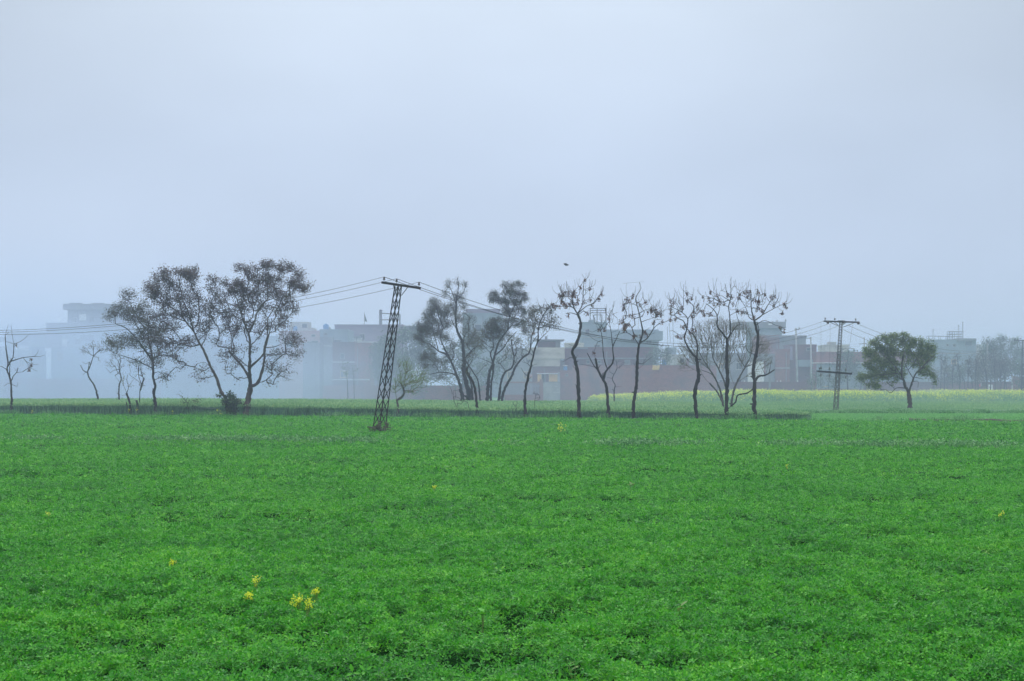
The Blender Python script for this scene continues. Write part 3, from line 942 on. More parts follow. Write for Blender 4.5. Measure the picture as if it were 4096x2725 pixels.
make_tree('bowed_tree', 'outer bent trunk of the clump bowing out then upward', 'tree', CL, 153, 'b',
          [L_('265 1460 320 1240 400 1090 440 990 520 890 580 850 600 780 610 680 650 560', 14, 4), L_('600 770 640 700 690 640', 4, 2), L_('575 860 550 860', 7, 6), L_('600 780 580 690', 3, 1.5), L_('600 720 540 690', 2, 1)],
          crown=[(600, 400, 60, 60, .9), (640, 380, 60, 50, .9), (600, 480, 70, 60, .9), (560, 560, 60, 60, .7), (630, 560, 70, 70, .7), (590, 650, 60, 60, .4), (540, 760, 60, 60, .3), (500, 880, 60, 60, .2)],
          nleaf=10, npm=13, leaf=.12, leafmat='leaf_willow', seed=27, asp=.4)
make_tree('dark_leaning_tree', 'dark-trunked tree leaning a little, small leaves, just before the yellow-curtained house', 'tree', ROW, bx('b', 543), 'b',
          [L_('545 1550 540 1290 575 1100 600 1000 640 830 680 700 685 580 730 450 800 360', 15, 3), L_('640 860 600 790', 4, 2), L_('680 720 740 660 800 600', 4, 1.5), L_('685 590 740 560 850 500', 4, 1.5),
           L_('600 1010 570 960 510 940', 3, 1.2), L_('600 1010 640 970 670 965', 2, 1), L_('565 1100 530 1060 495 1000', 2.5, 1), L_('620 870 560 820 490 785', 2.5, 1), L_('700 530 640 480', 3, 1.2),
           L_('730 450 700 350', 3, 1.2), L_('780 380 700 340 665 250', 2, 1), L_('800 360 750 255', 2, 1), L_('670 710 600 680 540 690', 2.5, 1), L_('580 1140 610 1100', 2.5, 1.5), L_('580 960 590 920', 2, 1)],
          crown=[(700, 380, 70, 45, .8), (780, 350, 60, 45, .9), (850, 400, 50, 60, .8), (630, 430, 50, 50, .8), (660, 510, 60, 50, .8), (750, 460, 80, 50, .9), (840, 490, 60, 60, .9), (770, 550, 80, 40, .8), (880, 560, 40, 50, .8), (730, 610, 50, 30, .3)],
          pods=[(825, 310, 45, 20), (860, 335, 20, 20), (640, 620, 15, 15)], nleaf=16, npm=16, leaf=.09, leafmat='leaf_dusk', seed=28, whips=14)
PG = 'bare trees hung with brown seed clusters'
make_tree('seed_pod_tree', 'tall bare tree with a kinked trunk and brown seed clusters, under the flying bird', 'tree', PG, bx('5', 260), '5',
          [L_('262 1420 255 1200 250 1000 225 880 200 800 235 730 265 640 275 560 260 490 245 460', 17, 10), L_('250 460 290 380 300 280 310 170', 5, 2.5), L_('310 170 340 130 358 75', 2, 1), L_('310 150 290 90', 1.5, 1),
           L_('250 455 200 400 120 390 50 395', 6, 2), L_('260 460 330 390 400 360 430 310 475 260 485 195', 5, 1.5), L_('250 480 190 455 140 460', 4, 2), L_('265 470 300 440 340 470 380 450', 3, 1.2),
           L_('240 440 205 380 200 300 150 230 145 170', 4, 1.2), L_('270 555 255 545', 5, 4), L_('275 550 288 542', 5, 4), L_('230 870 190 850 110 895', 3, 1), L_('225 880 245 830', 2.5, 1), L_('235 970 205 925', 2.5, 1.2),
           L_('240 1130 222 1090', 3.5, 1.5), L_('210 760 170 735', 2, 1), L_('350 250 400 200 410 150', 2, 1)],
          crown=[(300, 250, 60, 60, 0), (180, 330, 100, 90, 0), (400, 330, 60, 50, 0), (170, 430, 50, 30, 0)],
          pods=[(110, 290, 50, 50), (200, 280, 70, 40), (225, 340, 50, 30), (130, 360, 70, 30), (60, 385, 40, 20), (310, 150, 18, 15), (360, 220, 20, 12), (270, 210, 15, 15), (360, 320, 15, 10), (470, 270, 15, 12), (435, 315, 18, 15), (380, 370, 15, 10),
                (310, 345, 12, 12), (160, 460, 35, 12), (330, 440, 15, 12)], podn=2.2, nleaf=0, npm=11, seed=31, whips=55)
make_tree('pollard_tree', 'bare pollard tree with a splintered stub and long thin rods, between two pod trees', 'tree', ROW, bx('5', 528), '5',
          [L_('530 1420 515 1200 500 1090 460 1020 430 950 410 860', 15, 9), L_('440 970 390 910 340 810', 5, 3), L_('490 1040 500 980 550 920 568 860 560 760 590 690 620 620', 10, 2.5),
           L_('495 960 480 850 465 700 445 590', 5, 2.5), L_('560 760 545 650 520 490 550 430 558 360', 4, 1.2), L_('445 590 400 520 375 470', 2, 1), L_('445 590 490 520 500 400', 2, 1), L_('520 490 490 460 480 390', 2, 1),
           L_('520 490 580 460 605 450', 2, 1), L_('465 720 400 700 330 650', 1.5, 1), L_('465 700 420 720 390 800', 2, 1), L_('440 940 380 930 270 910', 2, 1), L_('445 590 370 630 330 600', 1.5, 1), L_('535 600 470 520', 1.5, 1),
           L_('480 1050 470 990', 4, 2), L_('500 1030 480 985', 3, 1.5), L_('550 620 610 600 600 500', 1.5, 1), L_('430 960 455 920', 4, 2)],
          pods=[(445, 590, 10, 14), (490, 590, 8, 10), (395, 800, 10, 8), (525, 490, 8, 8)], crown=[(450, 560, 80, 60, 0), (540, 450, 60, 60, 0), (540, 560, 50, 60, 0)], podn=3, nleaf=0, npm=10, seed=32, whips=14)
make_tree('young_bare_tree', 'small bare crooked tree against the brick wall at the mustard\'s end', 'tree', None, 165, '5',
          [L_('575 1330 575 1150 585 1100 560 1040 600 950 595 880', 7, 2), L_('560 1035 510 1030', 2, 1), L_('580 1120 640 1110', 2, 1), L_('600 950 640 930', 1.5, 1), L_('578 1150 555 1135', 3, 2)],
          crown=[(600, 900, 70, 50, 0), (650, 920, 50, 40, 0), (540, 950, 40, 50, 0)], nleaf=0, npm=9, seed=33)
make_tree('seed_pod_tree', 'bare tree with brown seed clusters and a straight trunk sprouting one forked side twig', 'tree', PG, bx('5', 748), '5',
          [L_('748 1420 748 1270 775 1100 780 900 795 740', 16, 10), L_('795 740 825 640 800 520 765 400 750 330 790 250 775 200', 8, 1.5), L_('800 720 870 680 920 600 960 560 1040 530 1080 490', 6, 1.5),
           L_('790 730 750 670 690 630 630 640 580 655', 4, 1.5), L_('805 530 860 520 930 500', 3, 1.2), L_('780 460 830 440 900 420', 3, 1.2), L_('765 400 700 370 650 390', 3, 1.2), L_('920 600 940 500', 3, 1.2),
           L_('790 900 830 910 870 880 920 840', 3, 1), L_('830 910 870 840', 1.5, 1), L_('780 460 720 480 630 490', 3, 1.2), L_('745 1280 735 1270', 6, 5), L_('785 960 750 900', 2, 1), L_('785 960 850 910', 2, 1)],
          crown=[(700, 400, 80, 70, 0), (850, 420, 90, 80, 0), (950, 450, 80, 80, 0), (700, 560, 80, 80, 0), (880, 620, 80, 40, 0)],
          pods=[(740, 290, 35, 15), (690, 310, 20, 15), (650, 400, 25, 35), (700, 340, 25, 15), (860, 350, 15, 12), (920, 420, 45, 40), (980, 440, 35, 50), (1000, 530, 25, 25), (900, 400, 25, 25), (720, 460, 45, 30), (640, 500, 30, 25),
                (670, 560, 50, 50), (780, 660, 50, 30), (850, 620, 40, 25), (800, 360, 30, 15), (935, 540, 25, 25)], podn=2.0, nleaf=0, npm=11, seed=34, whips=55)
make_tree('seed_pod_tree', 'pod tree whose trunk forks into a loop, beside the broad grey bush', 'tree', PG, bx('6', 418), '6',
          [L_('420 1420 405 1250 400 1150 430 1020 415 900 410 860', 17, 13), L_('410 860 350 780 315 680 340 590 355 500 310 440 230 390', 10, 2), L_('415 860 420 740 400 660 350 620', 7, 4), L_('355 500 400 430 440 380', 4, 1.5),
           L_('320 440 325 350 325 180', 3, 1.2), L_('330 640 270 650 200 610 170 620', 3, 1.2), L_('350 490 300 480 240 490', 3, 1.2), L_('310 430 250 350 190 310', 3, 1.2), L_('425 880 455 870', 5, 3), L_('200 310 180 260', 2, 1),
           L_('395 1220 388 1210', 6, 5), L_('310 400 245 240', 1.5, 1), L_('430 1010 440 1000', 6, 5)],
          crown=[(250, 380, 80, 70, 0), (380, 360, 60, 70, 0), (330, 540, 80, 60, 0), (220, 480, 50, 50, 0)],
          pods=[(200, 330, 25, 30), (190, 380, 25, 25), (180, 440, 20, 15), (180, 500, 15, 15), (325, 270, 18, 12), (335, 330, 15, 25), (260, 440, 25, 15), (300, 390, 25, 15), (370, 310, 15, 12), (430, 380, 15, 25), (420, 430, 50, 25),
                (300, 570, 30, 25), (250, 650, 12, 18), (300, 660, 25, 15), (390, 600, 45, 25), (380, 480, 30, 25), (240, 490, 20, 15)], podn=2.0, nleaf=0, npm=11, seed=35, whips=50)
make_tree('seed_pod_tree', 'pod tree with an upright Y fork, middle one of the close trio', 'tree', PG, bx('6', 683), '6',
          [L_('683 1410 685 1180 690 1050 680 850 680 690', 16, 12), L_('680 690 630 630 580 570 580 490 540 430 470 380', 8, 2), L_('690 690 710 640 705 480 697 400 715 320 722 130', 7, 1.2), L_('700 660 770 570 820 560', 5, 2),
           L_('785 560 775 480 770 400', 3, 1.2), L_('700 490 760 450 850 400', 3, 1.2), L_('580 490 600 420 590 360', 3, 1.2), L_('700 400 640 380 560 330', 3, 1.2), L_('715 320 680 270', 2.5, 1), L_('690 930 730 900 765 875', 2.5, 1),
           L_('580 490 520 490 460 490', 2.5, 1), L_('560 260 545 150', 1.5, 1), L_('560 260 585 140', 1.5, 1)],
          crown=[(560, 380, 80, 80, 0), (660, 300, 80, 70, 0), (770, 380, 70, 80, 0), (520, 450, 70, 50, 0), (740, 250, 60, 60, 0)],
          pods=[(555, 260, 18, 15), (600, 290, 25, 22), (530, 320, 28, 22), (470, 310, 22, 15), (680, 280, 35, 18), (740, 290, 22, 22), (800, 270, 25, 15), (790, 320, 20, 20), (640, 340, 35, 22), (540, 450, 25, 25), (480, 440, 35, 22),
                (590, 370, 35, 15), (780, 420, 30, 25), (720, 350, 30, 15), (850, 440, 25, 15)], podn=2.1, nleaf=0, npm=11, seed=36, whips=70)
make_tree('seed_pod_tree', 'widest pod tree with a heavy crooked side limb low on its dark trunk', 'tree', PG, bx('6', 945), '6',
          [L_('947 1430 935 1250 940 1100 930 960 950 850 975 700 965 600 945 520', 18, 10), L_('950 525 1010 470 1050 390 1110 290', 6, 2), L_('945 520 915 420 905 330 900 250', 6, 2), L_('950 520 900 490 870 400 810 310', 4, 1.5),
           L_('1010 470 1100 420 1180 380 1250 360 1275 320', 4, 1.2), L_('975 560 1030 520 1110 560 1200 590', 3, 1.2), L_('975 640 985 590 970 530', 4, 3), L_('975 620 995 598', 4, 2), L_('945 1070 980 1020 1050 1010 1140 960', 10, 4),
           L_('1090 990 1105 845', 3, 1.2), L_('1050 1000 1070 920', 2, 1), L_('1050 1000 990 900', 2, 1), L_('935 1130 880 1170 800 1190 785 1250 745 1290', 6, 5), L_('930 830 880 790 860 720', 3.5, 1.2), L_('985 740 1015 735', 3, 2)],
          crown=[(900, 350, 80, 80, 0), (1000, 350, 90, 80, 0), (1120, 350, 80, 60, 0), (900, 450, 70, 50, 0), (1080, 540, 60, 20, 0), (850, 250, 50, 50, 0)],
          pods=[(900, 250, 25, 18), (850, 250, 20, 15), (960, 260, 25, 12), (1030, 270, 15, 12), (1090, 290, 25, 15), (870, 300, 30, 22), (985, 330, 15, 20), (960, 400, 30, 30), (1000, 420, 25, 22), (1110, 310, 25, 22), (1120, 370, 30, 22),
                (1190, 360, 15, 12), (1220, 390, 15, 12), (1185, 440, 10, 12), (920, 490, 20, 15), (830, 450, 35, 15), (1160, 575, 12, 8), (1200, 600, 10, 8), (950, 340, 40, 25)], podn=2.1, nleaf=0, npm=11, seed=37, whips=75)
make_tree('twiggy_bush_tree', 'wide many-stemmed grey bush tree of fine bare twigs behind the pod tree trio', 'tree', None, 128, '6',
          [L_('668 1340 640 1180 600 1060 540 960 480 860 430 760', 11, 3), L_('675 1340 670 1120 610 960 560 860 540 700', 11, 3, 'root'), L_('655 1330 650 1260 600 1160 530 1080', 8, 6, 'root'), L_('715 1340 745 1160 800 1030 850 940 900 840 920 740', 12, 3, 'root'),
           L_('850 935 800 850 780 760', 4, 2), L_('600 1060 560 1000 470 960', 4, 2), L_('610 960 640 850 660 760', 4, 2), L_('560 860 570 760 600 640', 3, 1.5), L_('850 940 920 910 960 880', 5, 3), L_('540 960 470 900 400 860', 4, 2), L_('745 1160 770 1100', 3, 1)],
          crown=[(290, 780, 60, 90), (290, 900, 60, 70), (380, 650, 80, 80), (380, 820, 80, 90), (470, 600, 80, 60), (500, 740, 90, 80), (480, 880, 80, 60), (600, 600, 80, 70), (580, 720, 80, 80), (640, 820, 80, 70), (700, 640, 80, 70),
                 (720, 760, 70, 80), (790, 620, 70, 70), (800, 740, 70, 60), (870, 620, 60, 60), (880, 760, 70, 70), (960, 680, 70, 70), (1000, 780, 70, 70), (1050, 740, 50, 70), (1060, 880, 50, 70), (960, 880, 70, 50), (540, 530, 70, 40), (620, 530, 90, 60), (700, 560, 90, 70), (780, 560, 70, 60), (600, 660, 90, 80), (690, 850, 60, 70), (430, 700, 80, 80),
                 (820, 860, 60, 50), (850, 550, 50, 40), (420, 560, 50, 50), (960, 1000, 60, 40)],
          nleaf=1.2, npm=62, leaf=.06, leafmat='twig_tan', twigmat='twig_tan', bark='bark_grey', twig_r=.0052, cap=.018, seed=38, bf=.75)
make_tree('round_tree', 'lone green tree with a broad round crown between the pylon and the far grove', 'tree', None, 143, '7',
          [L_('1400 1330 1392 1150 1385 1050', 20, 15), L_('1385 1050 1330 980 1310 920 1280 860 1270 700 1280 600', 13, 4), L_('1390 1040 1410 920 1430 850 1480 790 1530 720 1600 640', 9, 3), L_('1410 900 1370 800 1340 700', 4, 2),
           L_('1470 790 1450 680 1410 600', 5, 2), L_('1335 1010 1240 1005 1180 1060 1120 1020 1060 1030', 4, 2), L_('1420 940 1480 930 1490 1000', 3, 1.5), L_('1420 880 1520 905', 4, 2), L_('1310 930 1200 860 1100 800', 5, 2),
           L_('1280 860 1150 720 1050 640', 4, 2), L_('1350 1000 1380 1030', 3, 2), L_('1240 850 1100 850 950 860', 3, 1.5)],
          crown=[(1000, 500, 80, 60, 1.1), (930, 580, 70, 60, 1.2), (900, 640, 40, 50), (1100, 440, 80, 50, 1.1), (1200, 430, 70, 50, 1.1), (1330, 420, 60, 60, 1.1), (1280, 500, 90, 60, 1.1), (1430, 500, 70, 50, 1.1), (1500, 510, 60, 50), (1600, 500, 50, 50, 1.1),
                 (1650, 560, 50, 60, 1.1), (1670, 640, 40, 50), (1080, 550, 90, 60, 1.3), (1180, 600, 90, 60, 1.2), (1000, 660, 90, 60, 1.3), (1300, 620, 90, 60, .8), (1420, 620, 80, 50, .8), (1540, 600, 70, 50, .9), (1620, 700, 50, 50, .9),
                 (930, 740, 60, 50, 1.1), (1080, 740, 90, 50, 1.1), (1200, 740, 90, 50), (1500, 700, 60, 40, .5), (1580, 770, 60, 40, .7), (890, 880, 70, 50, 1.1), (830, 890, 35, 35), (980, 870, 80, 50, 1.1), (950, 960, 80, 50, 1.1), (1020, 1000, 60, 40, .9),
                 (1100, 880, 80, 50), (1170, 950, 60, 30, .6), (1230, 830, 80, 50, .7), (1300, 760, 70, 50, .5), (1640, 870, 50, 50, .9), (1670, 940, 25, 40), (1560, 850, 40, 40, .5), (1250, 900, 60, 40, .6), (1370, 560, 60, 50), (1240, 400, 40, 30), (1420, 450, 50, 35), (1520, 450, 30, 25), (1150, 540, 80, 60), (1500, 640, 70, 50), (1360, 700, 70, 50, .6), (1050, 820, 80, 50), (1180, 820, 80, 50), (960, 800, 60, 50), (1560, 560, 60, 50), (1450, 720, 90, 60, .8), (1320, 850, 70, 50, .7), (1600, 640, 70, 60), (1540, 800, 70, 60, .8), (1380, 500, 80, 50), (1150, 680, 90, 60), (1620, 820, 60, 60, .9)],
          nleaf=17, npm=18, leafspread=.15, leaf=.12, leafmat='leaf_olive', bark='bark_warm', seed=39, asp=.5)

# saplings and shrubs at the wheat edge
for k, (zk, bxx, byy, pts, lab) in enumerate([
        ('a', 490, 1500, '490 1540 485 1440 455 1350 450 1260', 'thin bare sapling with drooping twigs near the broken trunk'),
        ('a', 625, 1480, '628 1540 610 1410 580 1375 480 1360', 'bare sapling bent over sideways beside the broken trunk'),
        ('b', 440, 1520, '440 1560 440 1450 445 1400', 'short twiggy bare shoot beside the dark leaning tree'),
        ('b', 648, 1480, '640 1560 648 1450 645 1360 665 1290', 'thin bare shoot standing before the brick pillared wall')]):
    cx, cy = [float(v) for v in pts.split()][-2:]
    make_tree('bare_sapling', lab, 'sapling', 'bare saplings at the wheat edge', bx(zk, bxx) + .5, zk, [L_(pts, 3, 1.3)],
              crown=[(cx, cy, 60, 50, 0), (cx + 20, cy + 60, 40, 40, 0)], nleaf=0, npm=22, seed=50 + k, twig_r=.005)
make_tree('leafy_shrub', 'green broad-leaved shrub at the foot of the leaning brown tree', 'shrub', None, bx('2', 690) - .2, '2',
          [L_('690 1390 690 1300 680 1240', 3, 1.5), L_('680 1390 650 1300 600 1240', 2, 1, 'root'), L_('700 1390 740 1310', 2, 1, 'root')],
          crown=[(690, 1230, 50, 35), (670, 1200, 25, 15), (700, 1290, 60, 45, 1.2), (730, 1270, 40, 30), (640, 1260, 40, 35), (590, 1225, 35, 18), (680, 1340, 60, 40)],
          nleaf=6, npm=32, leaf=.13, leafmat='leaf_shrub', asp=.8, leafspread=.1, seed=61)
make_tree('weedy_shrub', 'sparse twiggy shrub in the wheat edge between two leafy trees', 'shrub', None, bx('2', 330) + .4, '2',
          [L_('320 1380 320 1300 290 1240', 2, 1), L_('325 1380 360 1280 400 1240', 2, 1, 'root')],
          crown=[(290, 1270, 40, 50), (370, 1270, 60, 40), (330, 1310, 60, 30), (250, 1210, 25, 20, .3)], nleaf=3, npm=24, leaf=.08, leafmat='leaf_shrub', seed=62)
make_tree('bramble', 'grey-green bramble heap round the foot of the leaning pylon', 'shrub', None, 73.2, '3',
          [L_('830 1490 830 1470 828 1450', 2, 1), L_('790 1490 780 1470', 1.5, 1, 'root'), L_('870 1490 890 1470', 1.5, 1, 'root')],
          crown=[(755, 1490, 42, 26), (800, 1470, 50, 34), (850, 1468, 55, 36), (900, 1488, 38, 26), (825, 1440, 30, 30, .4), (880, 1450, 30, 28, .4), (820, 1508, 80, 20)],
          nleaf=5, npm=75, leaf=.07, leafmat='leaf_willow', twigmat='twig_tan', leafspread=.07, seed=63)

# far hazy trees
FT = 'hazy trees among the village houses'


def far_tree(label, px, D, ell, name='hazy_tree', mat='leaf_far', group=FT, nleaf=9, npm=1.6, leaf=.30, trunk=12, seed=1, lean=0):
    top = min(e[1] - e[3] * .3 for e in ell)
    base = HY + CAMH / D * F
    make_tree(name, label, 'tree', group, D, 'p', [([px, base, px + lean * .3, (base + top) / 2, px + lean, top + (base - top) * .15], trunk, 2)],
              crown=ell, nleaf=nleaf, npm=npm, leaf=leaf, leafmat=mat, seed=seed, leafspread=.45, twig_r=.02)


far_tree('big pale blue-green tree beyond the leaning pylon, in front of the long grey house', 1610, 228,
         [(1560, 1370, 55, 35), (1620, 1340, 55, 35), (1665, 1350, 50, 45), (1520, 1400, 40, 30), (1580, 1430, 80, 50), (1660, 1430, 70, 60), (1540, 1480, 70, 50), (1630, 1510, 90, 50), (1500, 1440, 30, 30), (1700, 1420, 40, 70), (1730, 1480, 40, 60)], seed=71, nleaf=16, npm=2.2)
far_tree('hazy tree filling the gap inside the willow clump', 1850, 225,
         [(1830, 1400, 60, 50), (1890, 1450, 60, 60), (1800, 1480, 60, 60), (1900, 1380, 50, 50), (1960, 1480, 60, 60), (1880, 1530, 80, 40), (2010, 1450, 40, 60)], seed=72, nleaf=9, npm=1.8)
far_tree('bushy green tree looking over the dark brick wall beside the blue tank', 2640, 236,
         [(2620, 1395, 25, 22), (2650, 1410, 35, 22), (2600, 1430, 35, 30), (2640, 1445, 40, 20), (2585, 1462, 25, 15), (2672, 1430, 20, 20)], seed=73, nleaf=12, npm=3, leaf=.22, trunk=5)
far_tree('small dark ragged tree seen in the smoke before the low brick wall', 1392, 205, [(1385, 1462, 12, 14), (1392, 1485, 12, 14), (1388, 1500, 12, 12)], seed=74, nleaf=10, npm=4, leaf=.2, trunk=6, lean=-8)
far_tree('tiny forked dark tree in the smoke next to the ragged one', 1417, 205, [(1415, 1482, 16, 10), (1425, 1478, 12, 8)], seed=75, nleaf=5, npm=4, leaf=.18, trunk=4)
far_tree('low round tree behind the thin pylon, its top over the long brick house', 3390, 252, [(3375, 1420, 25, 20), (3400, 1415, 30, 15), (3360, 1425, 20, 14), (3390, 1450, 40, 30), (3410, 1480, 35, 40), (3370, 1490, 40, 40)], seed=76, nleaf=14, npm=2.6, leaf=.25, trunk=8)
GR = 'trees of the far grove'
for k, (px, D, ell, lab) in enumerate([
        (3990, 300, [(3960, 1380, 40, 25), (4005, 1365, 25, 22), (3940, 1410, 35, 30), (4000, 1410, 50, 35), (3985, 1460, 60, 50)], 'tallest pale crown of the far grove, beside the T-shaped pole'),
        (4060, 300, [(4050, 1372, 22, 22), (4065, 1400, 28, 28), (4060, 1450, 40, 50)], 'pale slim crown of the far grove, next to the last pylon'),
        (3915, 225, [(3905, 1450, 30, 25), (3930, 1470, 30, 25), (3890, 1480, 30, 30), (3920, 1510, 40, 30)], 'dark rounded crown in the grove under the sagging wires'),
        (3960, 222, [(3955, 1440, 25, 25), (3975, 1470, 30, 35), (3960, 1510, 40, 30)], 'dark purplish crown of the grove with several stems'),
        (4015, 220, [(4010, 1450, 25, 30), (4035, 1470, 25, 35), (4010, 1500, 40, 35)], 'dense crown of the grove before the pink wall'),
        (4085, 215, [(4080, 1470, 25, 25), (4095, 1490, 30, 30), (4085, 1530, 30, 25)], 'bright green crown at the foot of the last pylon'),
        (3835, 228, [(3825, 1490, 25, 20), (3845, 1480, 20, 20), (3835, 1515, 30, 25)], 'low pale green crown of the grove before the far white house'),
        (3790, 230, [(3780, 1480, 20, 25), (3800, 1500, 25, 25), (3780, 1520, 30, 20)], 'thin ragged crown of the grove near the round tree'),
        (3735, 232, [(3730, 1490, 25, 25), (3745, 1515, 25, 25)], 'small pale crown just behind the round tree\'s edge')]):
    far_tree(lab, px, D, ell, name='grove_tree', group=GR, mat='leaf_far' if k in (0, 1, 5, 6) else 'leaf_dusk', nleaf=15 if k not in (0, 1) else 20, npm=4, leaf=.2, trunk=7, seed=80 + k)
k = 0
for px, top in [(3762, 1400), (3778, 1415), (3815, 1410), (3838, 1405), (3870, 1410), (3888, 1420), (3982, 1390), (4030, 1430), (3855, 1440), (3905, 1400), (3945, 1400), (4000, 1440)]:
    D = 212 + rng.uniform(0, 6)
    k += 1
    base = HY + CAMH / D * F
    ln = rng.normal(0, 12)
    make_tree('poplar_sapling', 'tall thin bare pole-like sapling in the grove behind the mustard', 'tree', 'bare pole saplings of the grove', D, 'p',
              [([px, base, px + rng.normal(0, 3), (base + top) / 2, px + ln, top + 12], 5, 1.5), ([px + ln * .4, (base + top) / 2, px + ln - 14, top + 25], 2, 1), ([px + ln * .3, (base * .4 + top * .6), px + ln + 16, top + 15], 2, 1)],
              crown=[(px + ln, top + 20, 14, 16), (px + ln - 12, top + 35, 10, 12), (px + ln + 14, top + 25, 10, 12)], nleaf=2, npm=6, leaf=.14, leafmat='leaf_dusk', seed=100 + k, leafspread=.25, twig_r=.012)
for k, (px, top) in enumerate([(3260, 1470), (3285, 1485), (3312, 1475), (3338, 1490), (3362, 1465), (3438, 1480), (3460, 1490), (3240, 1500)]):
    D = 216 + rng.uniform(0, 5)
    base = HY + CAMH / D * F
    make_tree('leafy_sapling', 'slim pale green sapling in the row along the long brick house', 'sapling', 'slim green saplings before the long brick house', D, 'p',
              [([px, base, px + rng.normal(0, 2), (base + top) / 2, px + rng.normal(0, 4), top + 10], 4, 1.5)],
              crown=[(px, top + 20, 13, 20), (px + 4, top + 45, 14, 18), (px - 4, top + 60, 12, 14)], nleaf=10, npm=5, leaf=.16, leafmat='leaf_far', seed=120 + k, leafspread=.3, twig_r=.012)


# ------------------------------------------------------------------ village
def box_px(mb, z, x0, x1, yt, yb, D, depth):
    a, t = P(z, x0, yt)
    b, u = P(z, x1, yb if yb is not None else 0)
    A = W(a, t, D)
    B = W(b, u, D)
    z0 = 0 if yb is None else max(0., B[2])
    mb.box(A[0], B[0], D, D + depth, z0, A[2])
    return A[0], B[0], z0, A[2]


